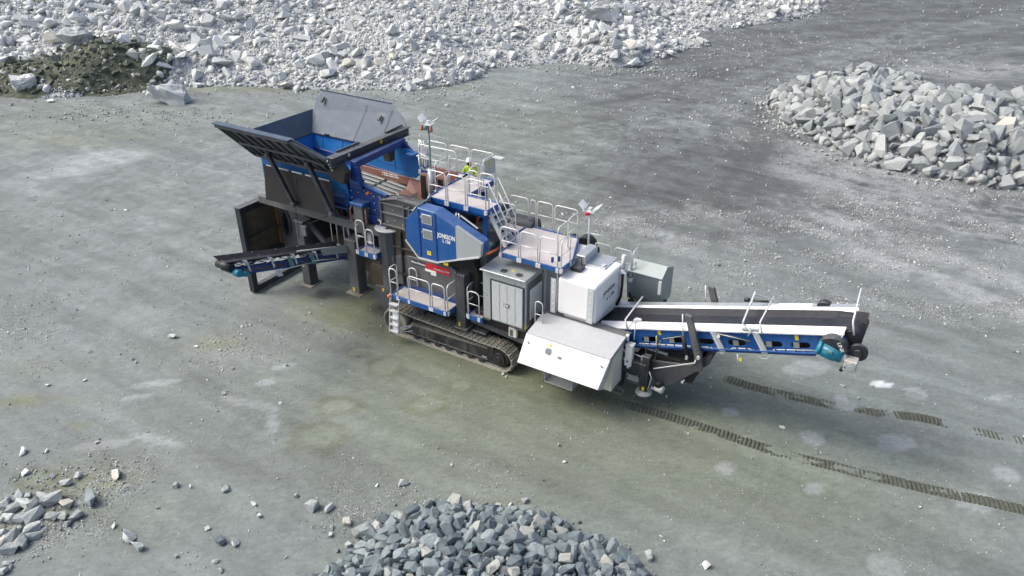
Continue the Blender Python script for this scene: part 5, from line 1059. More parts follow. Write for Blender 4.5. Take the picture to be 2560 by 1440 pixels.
# ---- lower deck on the engine house
Z2 = 4.42
MB().box((-.45, 1.36, 2.05), (1.90, 3.05, 4.28)).obj('engine_house', GALVM, K, .02)
W = platform('lower_deck', [[(-.42, .68), (1.98, .68), (1.98, 1.50), (1.36, 3.12), (-.72, 3.12), (-.72, 1.70), (-.42, 1.50)]], Z2, h=.12)
for a, b in (((-.34, .66), (.36, .66)), ((.44, .66), (1.10, .66)), ((1.18, .66), (1.86, .66))): hoop(a, b, Z2, 1.04, W)
perp(1.98, .68, 1.30, Z2, 1.04, W); perp(1.42, 1.45, 2.22, Z2, 1.06, W); perp(1.38, 2.28, 3.0, Z2, 1.06, W)
for a, b in (((-1.5, 3.16), (-.72, 3.16)), ((-.64, 3.16), (-.40, 3.16)), ((-.34, 3.16), (.30, 3.16)), ((.38, 3.16), (1.30, 3.16))): hoop(a, b, Z2, 1.06, W)
perp(-.78, 1.75, 2.35, Z2, 1.06, W); perp(-1.5, 2.4, 3.1, Z2, 1.06, W); hoop((-1.45, 2.4), (-.80, 2.4), Z2, 1.06, W)
MB().zpoly([(-1.5, 2.42), (-.72, 2.42), (-.72, 3.12), (-1.5, 3.12)], Z2 - .03, Z2).obj('deck_plate', DECK, W)
MB().box((1.30, 2.1, 4.9), (1.31, 2.18, 5.0)).obj('warning_sticker', YEL, W)
MB().box((1.62, .64, 4.62), (1.70, .69, 4.80)).obj('gate_latch', BLUED, W); MB().box((1.86, .64, 4.72), (1.94, .69, 4.9)).obj('gate_latch', BLUED, W)
MB().vpoly([(1.915, 3.35), (2.25, 3.35), (2.25, 4.45), (1.915, 4.45)], 1.9, 2.9).obj('air_duct', GALV, K, .02)
m = MB(); m.cyl((1.5, 3.35, 4.05), (1.5, 3.75, 4.05), .34, 24); m.cyl((1.0, 3.3, 4.15), (1.0, 3.6, 4.15), .2, 16); m.tube([(1.5, 3.6, 4.1), (1.85, 3.6, 3.9), (1.9, 3.5, 3.3), (1.7, 3.3, 2.8)], .16, 12); m.obj('air_intake', BLACK, K, .01)
m = MB(); m.box((2.0, 1.35, 4.0), (2.35, 1.75, 4.25)); m.tube([(1.95, 1.6, 4.4), (2.2, 1.7, 4.5), (2.3, 1.6, 4.2)], .03, 6); m.obj('valve_block', CHAR, K, .01)
# ---- generator cabinet
cb = MB().box((-.80, .20, 1.98), (.93, 1.36, 3.93)).obj('generator_cabinet', GALV, K, .015)
MB().box((-.83, .06, 3.93), (.98, 1.40, 3.98)).obj('cabinet_roof', GALV, cb, .008)
for x, y in ((-.02, .34), (.58, .34)):
    r_ = MB().tube([(x, y, 3.98), (x, y, 4.00)], .125, 24).obj('roof_vent', GREYM, cb)
    m = MB()
    for k in range(-2, 3): m.box((x - .10, y + k * .04 - .008, 4.0), (x + .10, y + k * .04 + .008, 4.012))
    m.obj('vent_slat', CHAR, r_)
MB().box((.20, .45, 3.98), (.28, .60, 3.985)).obj('warning_sticker', YEL, cb)
gr = MB().box((-.42, .165, 2.04), (.83, .198, 3.60)).obj('grille_door', GALVM, cb, .01)
m = MB(); 
for a, b in (((-.47, 2.02), (-.43, 3.64)), ((.84, 2.02), (.88, 3.64))): m.box((a[0], .155, a[1]), (b[0], .198, b[1]))
m.box((-.43, .155, 3.61), (.84, .198, 3.645)); m.obj('door_seal', CHAR, gr)
for k in range(26): MB().box((-.40, .155, 2.07 + k * .0585), (.81, .1645, 2.07 + k * .0585 + .040)).obj('grille_slat', GALVM, gr)
m = MB()
for x in (-.1, .2, .52): m.box((x, .148, 2.06), (x + .015, .1545, 3.58))
m.obj('grille_mullion', GALV, gr)
bd = MB().box((.08, .135, 2.72), (.30, .147, 2.84)).obj('badge', CHAR, cb); MB().box((.10, .128, 2.74), (.28, .1345, 2.82)).obj('badge_plate', GALVM, bd)
sticker((.86, 2.05), (.92, 2.22), cb) if False else MB().box((.865, .19, 2.02), (.925, .198, 2.2)).obj('warning_sticker', YEL, cb)
m = MB(); m.box((.932, .30, 2.1), (.945, 1.34, 3.75)); m.obj('side_frame', GREYM, cb)
MB().box((.95, .42, 2.3), (1.0, 1.20, 3.5)).obj('side_door', GALVM, cb, .01)
m = MB(); m.cyl((1.0, .36, 3.1), (1.03, .36, 3.1), .03, 8); m.cyl((1.0, .36, 2.6), (1.03, .36, 2.6), .03, 8); m.box((.93, 1.3, 2.1), (1.03, 1.36, 3.8)); m.obj('door_hinge', GALV, cb)
for x in (-.25, .45): MB().box((-.83 if x < 0 else .5, .15, 1.93), (-.5 if x < 0 else .95, .9, 1.978)).obj('cabinet_foot', CHAR, cb)
ib = MB().box((.18, .30, 1.46), (.50, .52, 1.84)).obj('control_box', CREAM, K, .01); MB().box((.235, .29, 1.50), (.36, .299, 1.76)).obj('box_window', GREYM, ib)
# grey house panels between cabinet and tank
m = MB(); m.box((1.06, 1.36, 2.1), (1.66, 1.42, 4.2)); m.box((1.66, 1.0, 2.1), (1.70, 1.42, 4.1)); m.box((1.02, 1.30, 2.15), (1.08, 1.36, 4.1)); m.obj('house_panel', GALVM, K)
hoop((1.28, .25), (1.56, .25), 2.25, 1.0, K, rad=.12)
m = MB(); m.tube([(1.1, .4, 2.3), (1.3, .5, 2.5), (1.5, .45, 2.3)], .04, 6); m.tube([(1.2, .6, 2.2), (1.4, .7, 2.6), (1.6, .6, 2.35)], .035, 6); m.obj('hose_bundle', BLACK, K)
# ---- white tank
def chamfer_box(u0, u1, v0, v1, z0, z1, c):
    m = MB(); bm = bmesh.new(); me = None
    m.box((u0, v0, z0), (u1, v1, z1)); return m
tk = chamfer_box(1.84, 3.27, .72, 2.80, 2.72, 4.10, .1).obj('water_tank', WHITE, K); b_ = tk.modifiers.new('bevel', 'BEVEL'); b_.width = .11; b_.segments = 3
MB().hexa([(2.15, .95, 2.35), (3.0, .95, 2.35), (3.0, 2.6, 2.35), (2.15, 2.6, 2.35), (1.95, .85, 2.76), (3.18, .85, 2.76), (3.18, 2.75, 2.76), (1.95, 2.75, 2.76)]).obj('tank_base', WHITE, tk, .03)
MB().hexa([(3.05, .9, 2.62), (3.20, .9, 2.60), (3.20, 3.2, 2.30), (3.05, 3.2, 2.30), (3.05, .9, 2.75), (3.24, .9, 2.75), (3.24, 2.75, 2.75), (3.05, 2.75, 2.75)]).obj('tank_skirt', WHITE, tk, .02)
lid = MB().box((2.10, 1.98, 4.105), (2.98, 2.98, 4.15)).obj('tank_lid', GALV, tk, .006); MB().box((2.76, 2.08, 4.15), (2.90, 2.26, 4.19)).obj('lid_hatch', GALVM, lid); MB().box((2.45, 2.80, 4.15), (2.53, 2.88, 4.153)).obj('warning_sticker', YEL, lid)
def perf_post(u0, u1, v_, z0, z1, parent, n):
    p_ = MB().box((u0, v_, z0), (u1, v_ + .02, z1)).obj('perforated_post', GALVM, parent)
    m = MB(); 
    for k in range(n): m.cyl(((u0 + u1) / 2, v_ - .006, z0 + (k + .6) * (z1 - z0) / n), ((u0 + u1) / 2, v_, z0 + (k + .6) * (z1 - z0) / n), .032, 10)
    m.obj('bolt', WTXT, p_); return p_
perf_post(1.62, 1.80, .68, 2.72, 4.02, tk, 6); perf_post(2.98, 3.20, .68, 2.72, 4.02, tk, 6)
m = MB(); m.box((3.28, .9, 3.40), (3.288, 2.7, 3.415)); m.obj('tank_seam', CREAM, tk)
lettering('JONSSON', .20, (3.288, 1.72, 3.56), FU, BTXT, tk); lettering('L 150', .17, (3.288, 1.95, 3.28), FU, BTXT, tk); MB().slab([(3.284, 1.55, 3.27), (3.284, 1.60, 3.33), (3.284, 1.65, 3.27), (3.284, 1.60, 3.21)], (.004, 0, 0)).obj('logo_mark', BTXT, tk)
MB().box((1.75, 2.85, 4.0), (2.05, 3.2, 4.3)).obj('filler_box', CREAM, tk, .02)
m = MB(); m.cyl((3.36, 2.62, 3.95), (3.36, 2.62, 4.5), .075, 14); m.cyl((3.36, 2.62, 3.82), (3.36, 2.62, 3.95), .10, 14); m.box((3.25, 2.5, 3.84), (3.5, 2.7, 3.88)); ex = m.obj('exhaust_pipe', GALVM, K)
m = MB(); m.tube([(3.36, 2.62, 3.85), (3.38, 2.60, 3.4), (3.36, 2.6, 2.9), (3.25, 2.55, 2.55)], .05, 10); m.tube([(3.45, 2.7, 3.9), (3.55, 2.8, 3.6)], .02, 6); m.obj('black_hose', BLACK, ex)
hoop((1.95, 3.3), (2.6, 3.3), 3.3, 1.05, K); hoop((2.72, 3.3), (3.38, 3.3), 3.3, 1.05, K); perp(3.42, 3.3, 3.8, 3.3, 1.05, K)
# ---- far galvanised hood
fh = MB(); fh.upoly([(3.55, 2.35), (3.30, 3.55), (3.72, 3.84), (4.5, 3.55), (4.5, 2.35)], 3.22, 4.52); FHM = paint('weathered_galvanised_sheet', (.30, .35, .35), .4, .3, dirt=(.40, .44, .44), dirt_amt=.7, dscale=.8); fh = fh.obj('far_hood', FHM, K, .01)
MB().hexa([(3.25, 3.26, 3.575), (4.56, 3.26, 3.575), (4.56, 3.72, 3.87), (3.25, 3.72, 3.87), (3.25, 3.26, 3.60), (4.56, 3.26, 3.60), (4.56, 3.72, 3.895), (3.25, 3.72, 3.895)]).obj('hood_roof', FHM, fh)
MB().box((4.46, 3.22, 3.0), (4.56, 3.30, 3.5)).obj('hood_lamp', ALU, fh)
m = MB(); m.box((3.4, 3.2, 1.9), (4.6, 3.9, 2.5)); m.beam((3.5, 3.0, 2.9), (3.75, 3.1, 2.3), .08, .08); m.obj('hood_stand', VOID, K)
# ---- near white hood with its lid open
hd = MB().box((1.36, .0, .82), (4.34, .95, 2.20)).obj('service_cabinet', CREAM, K, .01)
ROOFM = paint('brushed_roof_sheet', (.46, .475, .50), .5, .1, dirt=(.40, .41, .43), dirt_amt=.4)
fp = MB().slab([(1.22, -.80, 1.36), (4.22, -.80, 1.36), (4.36, -.31, 2.27), (1.28, -.31, 2.27)], (0, -.03, .012)).obj('lid_panel', ALU, hd, .004)
rp = MB().slab([(1.28, -.31, 2.27), (4.36, -.31, 2.27), (4.42, .74, 2.57), (1.34, .74, 2.57)], (0, -.01, .03)).obj('roof_panel', ROOFM, hd, .004)
MB().slab([(1.34, .75, 2.575), (4.42, .75, 2.575), (4.46, 1.10, 2.585), (1.40, 1.10, 2.585)], (0, 0, -.04)).obj('back_strip', GREYM, hd)
MB().slab([(1.30, -.30, 2.24), (1.34, .74, 2.54), (1.34, .74, 2.25), (1.34, .0, 2.2)], (.02, 0, 0)).obj('gusset', GALV, hd); MB().slab([(4.36, -.30, 2.24), (4.42, .74, 2.54), (4.36, .74, 2.2), (4.36, .0, 2.2)], (-.02, 0, 0)).obj('gusset', GALV, hd)
MB().slab([(4.22, -.80, 1.36), (4.36, -.31, 2.27), (4.36, -.21, 2.2), (4.30, -.60, 1.28)], (.015, 0, 0)).obj('lid_flange', GALV, hd)
def lidpt(u, t, off=.035): a = Vector((u - .06 + .1 * t, -.80 + .49 * t, 1.36 + .91 * t)); return a + Vector((0, -.88, .47)) * off
m = MB(); m.tube([lidpt(2.22, .66, .03), lidpt(2.22, .66, .055)], .115, 20); pv = m.obj('round_vent', GALV, fp)
m = MB(); 
for k in range(-3, 4): a = lidpt(2.22, .66, .06) + Vector((k * .028, 0, 0)); m.beam(a + Vector((0, -.045, -.085)), a + Vector((0, .045, .085)), .008, .008)
m.obj('vent_slat', GREYM, pv)
m = MB(); a = lidpt(2.22, .87); m.slab([tuple(lidpt(2.20, .80)), tuple(lidpt(2.27, .80)), tuple(lidpt(2.27, .90)), tuple(lidpt(2.20, .90))], (0, -.006, .003)); m.obj('warning_sticker', YEL, fp)
m = MB(); a = lidpt(2.68, .58, .05); m.tube([a + Vector((-.08, 0, 0)), a + Vector((0, .01, .02)), a + Vector((.08, 0, 0)), a + Vector((0, -.02, -.03)), a + Vector((-.08, 0, 0))], .012, 6); m.obj('ring_handle', GREYM, fp)
for u in (1.42, 4.12):
    a = lidpt(u, .72, .05); m = MB(); m.tube([a + Vector((0, .015, .04)), a, a + Vector((.07, -.0, -.01))], .014, 6); m.obj('lid_latch', CHAR, fp)
m = MB(); m.box((2.1, -.50, .70), (3.15, -.02, .73)); m.box((2.1, -.5, .73), (2.12, -.02, .95)); m.box((3.13, -.5, .73), (3.15, -.02, .95)); m.beam((2.05, -.45, 1.0), (2.14, -.3, .74), .03, .03); m.obj('step_plate', GALV, hd)
m = MB(); m.beam((4.3, .3, .86), (4.62, .45, .70), .05, .06); m.beam((3.9, .0, .86), (4.62, .2, .70), .04, .05); m.tube([(4.60, .38, .74), (4.66, .42, .64), (4.56, .46, .62)], .03, 6); m.obj('tow_bracket', GREYM, hd)
m = MB(); m.beam((4.30, .6, 2.34), (4.45, .8, 1.9), .02, .03); m.beam((4.42, .7, 1.8), (4.50, .85, 1.3), .02, .03); m.obj('gas_strut', RAIL, hd)
# post between cabinet and jack
p_ = MB().box((4.20, .78, .60), (4.40, .98, 2.30)).obj('frame_post', CHAR, K, .012)
fb_ = MB().box((4.44, .70, 1.50), (4.68, .92, 2.26)).obj('control_box', WHITE, K, .02)
MB().box((4.43, .68, 2.26), (4.70, .94, 2.34)).obj('box_hood', GALVM, fb_); MB().cyl((4.54, .698, 1.70), (4.54, .690, 1.70), .035, 12).obj('round_button', BTXT, fb_); MB().cyl((4.56, .80, 1.40), (4.56, .80, 1.50), .07, 10).obj('cable_gland', WHITE, fb_)
m = MB(); m.tube([(4.56, .8, 1.42), (4.58, .82, 1.2), (4.5, .9, 1.0)], .018, 6); m.obj('cable', GALVM, fb_)
m = MB(); m.cyl((4.42, .86, 2.40), (4.42, .86, 2.62), .055, 10); lm = m.obj('work_lamp', WTXT, K)
m = MB(); m.cyl((4.60, 1.0, 2.4), (4.60, 1.0, 3.18), .02, 8); m.box((4.55, .9, 3.1), (4.68, 1.05, 3.2)); m.box((4.62, .88, 3.2), (4.8, 1.0, 3.27)); m.obj('camera_mast', RAIL, K)
m = MB(); m.cyl((4.62, 1.35, .95), (4.62, 1.35, 1.55), .28, 18); m.obj('hydraulic_drum', VOID, K)
tb = MB().box((4.46, .96, .70), (4.92, 1.30, 1.0)).obj('oil_tray', GREYM, K, .01); MB().box((4.47, .95, .82), (4.90, .959, 1.05)).obj('tray_window', GALV, tb); MB().box((4.47, .948, .9), (4.52, .9495, 1.04)).obj('blue_label', BLUE, tb); MB().cyl((4.82, 1.0, 1.05), (4.82, 1.0, 1.12), .035, 8).obj('filler_cap', WTXT, tb)
j = MB().box((5.02, .78, .66), (5.27, 1.04, 2.02)).obj('stabiliser_jack', CHAR, K, .015)
MB().tube([(5.14, .90, .54), (5.14, .90, .60), (5.14, .90, .66)], [.29, .27, .10], 24).obj('jack_foot', STEELL, j)
MB().box((5.09, .772, 1.36), (5.18, .779, 1.43)).obj('warning_sticker', YEL, j); MB().box((5.10, .772, .70), (5.19, .779, .84)).obj('warning_sticker', YEL, j)
m = MB(); m.cyl((4.98, .95, .75), (4.98, .95, 1.95), .035, 8); m.tube([(5.30, .80, 1.5), (5.40, .78, 1.3), (5.34, .78, .9), (5.30, .80, .78)], .018, 6); m.box((4.94, .88, 1.78), (5.0, .98, 1.88)); m.obj('jack_pipe', GALV, j)
bt = MB().tube([(5.50, 1.0, .84), (5.78, .96, .82)], .13, 18).obj('pump_bottle', CREAM, K); MB().tube([(5.60, .98, .94), (5.60, .98, 1.10)], [.13, .10], 16).obj('bottle_cap', BLACK, bt); MB().tube([(5.35, .98, .78), (5.55, 1.0, .74)], .05, 8).obj('hose_end', GALVM, bt)
m = MB(); m.tube([(5.40, .9, 1.60), (6.72, .9, 2.50 - .2), (6.74, .9, 2.42)], .022, 6); m.tube([(4.70, .9, 1.93), (5.02, .9, 1.90)], .02, 6); m.obj('linkage_rod', GALVM, K)
m = MB(); m.box((4.92, 1.42, 1.80), (5.64, 1.50, 1.96)); m.obj('white_bar', ALU, K)
m = MB(); m.tube([(5.0, 1.1, 2.3), (5.02, 1.05, 2.0), (5.2, .95, 1.75)], .025, 6); m.tube([(5.38, 1.10, 2.75), (5.40, 1.02, 2.2), (5.38, .95, 1.8), (5.3, .9, 1.6)], .018, 6); m.obj('hanging_cable', BLACK, K)
m = MB(); m.tube([(5.36, 1.14, 2.05), (5.30, 1.12, 2.72)], .022, 6); m.tube([(5.36, 1.14, 2.05), (5.45, 1.12, 2.6)], .012, 6); m.tube([(5.36, 1.12, 2.05), (5.34, 1.0, 1.68)], .016, 6); m.tube([(5.52, 1.12, 2.68), (6.15, 1.12, 3.0)], .010, 5); m.obj('pull_cord', paint('yellow_cord', (.5, .5, .22), .6), K)
# scoop below the conveyor
m = MB(); m.vpoly([(5.15, 1.20), (5.20, 1.72), (6.55, 2.02), (7.15, 2.62), (7.12, 2.25), (6.25, 1.30), (5.85, .92), (5.55, .85)], 1.12, 1.20)
m.vpoly([(5.15, 1.20), (5.20, 1.72), (6.55, 2.02), (7.15, 2.62), (7.12, 2.25), (6.25, 1.30), (5.85, .92), (5.55, .85)], 2.6, 2.68)
m.slab([(5.55, 1.2, .86), (5.85, 1.2, .93), (5.85, 2.6, .93), (5.55, 2.6, .86)], (0, 0, .03)); m.slab([(5.85, 1.2, .93), (7.1, 1.2, 2.25), (7.1, 2.6, 2.25), (5.85, 2.6, .93)], (0, 0, .03))
sc_ = m.obj('discharge_scoop', GREY, K, .01); MB().vpoly([(6.30, 1.30), (6.42, 1.42), (6.36, 1.22)], 1.08, 1.118).obj('tow_eye', GALVM, sc_)
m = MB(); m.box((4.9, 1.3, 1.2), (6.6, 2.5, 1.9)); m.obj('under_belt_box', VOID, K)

# ---- main discharge conveyor
CA = math.atan2(.291, 1); ca, sa = math.cos(CA), math.sin(CA)
def CV(s_, v_, t): return Vector((3.20 + s_ * ca - t * sa, v_, 2.335 + s_ * sa + t * ca))
LE = 7.9
slots = []
for uu in (5.0, 5.88, 6.82, 7.77, 8.82, 9.58):
    s_ = (uu - 3.2) / ca - .05; c_ = []
    for k in range(9): a = R(90 + 180 * k / 8); c_.append((s_ - .17 + .10 * math.cos(a), -.385 + .10 * math.sin(a)))
    for k in range(9): a = R(-90 + 180 * k / 8); c_.append((s_ + .17 + .10 * math.cos(a), -.385 + .10 * math.sin(a)))
    slots.append(c_)
me = curve_mesh([[(0, 0), (LE - .15, 0), (LE - .02, -.12), (LE - .1, -.40), (LE - .9, -.56), (0, -.56)]] + slots, .03)
B4 = Matrix(((ca, -sa, 0, 3.20), (0, 0, 1, 1.20), (sa, ca, 0, 2.335), (0, 0, 0, 1)))
me.transform(B4); me.materials.clear(); me.materials.append(BLUE); me.name = 'discharge_conveyor'
dc = link('discharge_conveyor', me, K)
me2 = me.copy(); me2.transform(Matrix.Translation((0, 1.4, 0))); link('side_plate', me2, dc)
def cbox(m, s0, s1, v0, v1, t0, t1): return m.hexa([CV(s0, v0, t0), CV(s1, v0, t0), CV(s1, v1, t0), CV(s0, v1, t0), CV(s0, v0, t1), CV(s1, v0, t1), CV(s1, v1, t1), CV(s0, v1, t1)])
cbox(MB(), 0, LE - .9, 1.06, 1.19, -.60, -.57).obj('lower_flange', BLUE, dc)
m = MB(); cbox(m, 0, LE - .9, 1.10, 1.18, -.68, -.60); m.obj('lower_web', BLUED, dc)
m = MB(); cbox(m, .2, LE - .15, 1.25, 2.55, -.30, -.26); m.obj('inner_deck', VOID, dc)
cbox(MB(), .0, LE - .2, 1.10, 1.22, .0, .03).obj('top_flange', GALVM, dc)
# belt: flat middle and raised sides, round the head drum
bl = MB(); n = 10
for (v0, v1, t0, t1) in ((1.34, 1.62, .13, .02), (1.62, 2.18, .02, .02), (2.18, 2.48, .02, .13)):
    bl.slab([tuple(CV(-.2, v0, t0)), tuple(CV(LE - .5, v0, t0)), tuple(CV(LE - .5, v1, t1)), tuple(CV(-.2, v1, t1))], (0, 0, -.02))
    bl.slab([tuple(CV(LE - .5, v0, t0)), tuple(CV(LE + .1, v0 + 0, .06)), tuple(CV(LE + .1, v1, .06)), tuple(CV(LE - .5, v1, t1))], (0, 0, -.02))
bl.tube([CV(LE + .06, 1.30, -.22), CV(LE + .06, 2.50, -.22)], .275, 28)
for k in range(n):
    a, b = k / n, (k + 1) / n; sag = lambda q: -.62 - .16 * math.sin(q * math.pi)
    bl.slab([tuple(CV(.8 + a * 7.0, 1.3, sag(a))), tuple(CV(.8 + b * 7.0, 1.3, sag(b))), tuple(CV(.8 + b * 7.0, 2.5, sag(b))), tuple(CV(.8 + a * 7.0, 2.5, sag(a)))], (0, 0, -.02))
bl.obj('conveyor_belt', BELT, dc)
m = MB(); m.slab([tuple(CV(LE + .02, 2.45, .14)), tuple(CV(LE + .38, 2.45, .08)), tuple(CV(LE + .36, 2.0, -.06)), tuple(CV(LE + .05, 2.0, .06))], (0, 0, -.02)); m.obj('head_flap', BLACK, dc)
# white skirts
for k in range(6):
    s0 = .1 + k * 1.29; s1 = s0 + 1.28
    MB().slab([tuple(CV(s0, 1.10, .035)), tuple(CV(s1, 1.10, .035)), tuple(CV(s1, 1.36, .165)), tuple(CV(s0, 1.36, .165))], (0, .004, -.015)).obj('skirt_panel', ALU, dc)
for k in range(6):
    s0 = .1 + k * 1.31; s1 = s0 + 1.30
    MB().slab([tuple(CV(s0, 2.50, .02)), tuple(CV(s1, 2.50, .02)), tuple(CV(s1, 2.64, .15)), tuple(CV(s0, 2.64, .15))], (0, .01, -.015)).obj('skirt_panel', ALU, dc)
    MB().slab([tuple(CV(s0, 2.655, .155)), tuple(CV(s1, 2.655, .155)), tuple(CV(s1, 2.90, .15)), tuple(CV(s0, 2.90, .15))], (0, .0, -.015)).obj('outer_skirt', ALU if k in (4,) else GALV, dc)
m = MB()
for k in range(30): a = CV(.3 + k * .25, 1.095, .015); m.cyl(a, a + Vector((0, -.02, 0)), .018, 6)
m.obj('bolt', GALV, dc)
# idler brackets seen in the slots
for c_, f in zip(slots, (-.08, -.12, None, 0.0, -.10, -.10)):
    if f is None: continue
    cx = sum(p[0] for p in c_) / len(c_) + f; cbox(MB(), cx - .10, cx + .07, 1.150, 1.172, -.47, -.29).obj('bearing_plate', BAR, dc)
# stiffeners on the side plate
for uu in (7.08, 8.33):
    s_ = (uu - 3.2) / ca; m = MB(); m.hexa([CV(s_ - .09, 1.09, 0.03), CV(s_ + .09, 1.09, 0.03), CV(s_ + .30, 1.09, -.66), CV(s_ + .12, 1.09, -.66), CV(s_ - .09, 1.17, 0.03), CV(s_ + .09, 1.17, 0.03), CV(s_ + .30, 1.17, -.66), CV(s_ + .12, 1.17, -.66)])
    st_ = m.obj('side_stiffener', GALVM, dc); m = MB(); m.beam(CV(s_, 1.083, 0), CV(s_ + .20, 1.083, -.64), .015, .015, (0, 1, 0)); m.beam(CV(s_ + .06, 1.083, 0), CV(s_ + .26, 1.083, -.64), .015, .015, (0, 1, 0)); m.obj('stiffener_rib', GALV, st_)
# conduit along the lower edge, looping under the stiffeners
def cond(pts, r=.016): return MB().tube([CV((u - 3.2) / ca, 1.12, t) for u, t in pts], r, 6)
m = cond([(4.6, -.515), (6.9, -.54), (7.05, -.62), (7.25, -.72), (7.45, -.66), (7.6, -.54), (8.1, -.54), (8.25, -.70), (8.4, -.86), (8.55, -.86), (8.7, -.70), (8.8, -.53), (10.0, -.50)]); m2_ = m.obj('conduit', GALVM, dc)
cond([(4.6, -.545), (6.9, -.57), (7.05, -.65), (7.25, -.76), (7.47, -.69)], .012).obj('conduit', GALV, dc)
m = MB()
for k in range(18): a = CV(1.8 + k * .29, 1.105, -.53); m.beam(a, a + Vector((.04, 0, .012)), .02, .05)
m.obj('conduit_clip', BTXT, dc)
MB().slab([tuple(CV(6.46, 1.18, -.06)), tuple(CV(6.56, 1.18, -.06)), tuple(CV(6.56, 1.18, -.22)), tuple(CV(6.46, 1.18, -.22))], (0, -.006, 0)).obj('warning_sticker', YEL, dc)
MB().slab([tuple(CV(2.16, 1.18, -.06)), tuple(CV(2.26, 1.18, -.06)), tuple(CV(2.28, 1.18, -.20)), tuple(CV(2.18, 1.18, -.20))], (0, -.006, 0)).obj('warning_sticker', YEL, dc)
# fold cylinder on the side plate, lower tag
m = MB(); m.tube([CV(4.12, 1.10, -.03), CV(5.18, 1.10, -.27)], .035, 8); hc = m.obj('fold_cylinder', CHAR, dc); m = MB(); m.tube([CV(4.12, 1.07, -.02), CV(5.18, 1.07, -.26)], .012, 6); m.obj('cylinder_pipe', GALV, hc); MB().cyl(CV(4.22, 1.08, -.12), CV(4.22, 1.04, -.12), .05, 10).obj('work_lamp', WTXT, dc)
m = MB(); m.tube([CV(4.75, 1.0, -.68), CV(4.72, 1.0, -1.02)], .022, 6); m.obj('limit_rod', GALVM, dc); MB().slab([tuple(CV(4.77, 1.0, -.80)), tuple(CV(4.86, 1.0, -.80)), tuple(CV(4.84, 1.0, -.92)), tuple(CV(4.77, 1.0, -.92))], (0, -.01, 0)).obj('rod_flag', YEL, dc)
# spray hoops over the belt
def hoopbar(uu, pts, r=.028): s_ = (uu - 3.2) / ca; return MB().tube([CV(s_ + a, v_, t) for a, v_, t in pts], r, 7)
hoopbar(4.30, [(0, 1.1, .02), (0, 1.1, .36), (.15, 2.3, .62)], .03).obj('spray_bar', RAIL, dc)
s_ = (7.95 - 3.2) / ca; m = MB(); m.beam(CV(s_, 1.30, .24), CV(s_ + .05, 2.62, .64), .05, .09); m.obj('scraper_bar', GALVM, dc)
m = MB(); m.tube([CV(s_, 1.28, .22), CV(s_ + .3, 1.05, .1), CV(s_ + .2, 1.0, -.05)], .022, 6); m.obj('scraper_arm', GALV, dc); MB().beam(CV(s_, 1.15, .12), CV(s_ + .5, 1.15, .10), .10, .03).obj('scraper_foot', GALV, dc); MB().beam(CV(s_ + .1, 2.66, .55), CV(s_ + .6, 2.85, .25), .10, .02).obj('scraper_blade', GALV, dc)
hoopbar(8.52, [(0, 1.1, .02), (0, 1.1, .38), (.10, 2.4, .62)], .024).obj('spray_bar', RAIL, dc)
hoopbar(11.0, [(-.05, 1.15, .02), (-.05, 1.2, .42), (.02, 2.3, .92)], .028).obj('spray_bar', RAIL, dc)
m = MB(); m.tube([CV(LE + .0, 1.12, .28), CV(LE - .12, 1.05, .0), CV(LE - .32, .98, -.15), CV(LE - .6, .95, -.20)], .02, 6); m.cyl(CV(LE - .28, .98, -.15), CV(LE - .25, .98, -.40), .02, 6); m.obj('spray_hose', RAIL, dc)
MB().cyl((7.45, 3.05, 3.78), (7.6, 3.05, 3.80), .07, 10).tube([(8.2, 3.05, 3.92), (7.58, 3.05, 3.80)], .035, 6).obj('far_cylinder', CHAR, dc); MB().cyl(CV(6.95, 2.7, .05), CV(6.95, 2.95, .05), .22, 20).obj('far_wheel', CHAR, dc)
# lifting arms
def arm(v_, full=True):
    a, b = Vector((6.30, v_, 3.90)), Vector((6.86, v_, 2.50)); m = MB(); m.hexa([(6.20, v_ - .07, 3.92), (6.42, v_ - .07, 3.90), (6.92, v_ - .07, 2.50), (6.70, v_ - .07, 2.46), (6.20, v_ + .07, 3.92), (6.42, v_ + .07, 3.90), (6.92, v_ + .07, 2.50), (6.70, v_ + .07, 2.46)])
    o = m.obj('lifting_arm', GREYM, K, .012)
    m = MB()
    for k in range(4): q = a.lerp(b, .60 + .095 * k); m.cyl((q.x, v_ - .075, q.z), (q.x, v_ - .08, q.z), .03, 10)
    m.obj('pin_hole', BTXT, o)
    m = MB(); m.cyl((6.12, v_ + .0, 3.88), (6.22, v_ + .0, 3.1), .022, 8); m.obj('piston_rod', ALU, o); m = MB(); m.cyl((6.22, v_, 3.12), (6.45, v_, 2.42), .065, 12); m.obj('lift_cylinder', BLACK, o)
    m = MB(); m.cyl((6.82, v_ - .14, 2.56), (6.82, v_ + .12, 2.56), .06, 10); m.box((6.40, v_ - .08, 2.34), (6.47, v_ + .05, 2.48)); m.obj('arm_pin', STEELL, o)
    m = MB(); m.vpoly([(6.66, 2.50), (6.92, 2.56), (6.98, 2.05), (6.72, 1.95)], v_ - .02, v_ + .05); m.obj('arm_bracket', GREY, o)
arm(.95); arm(3.1)
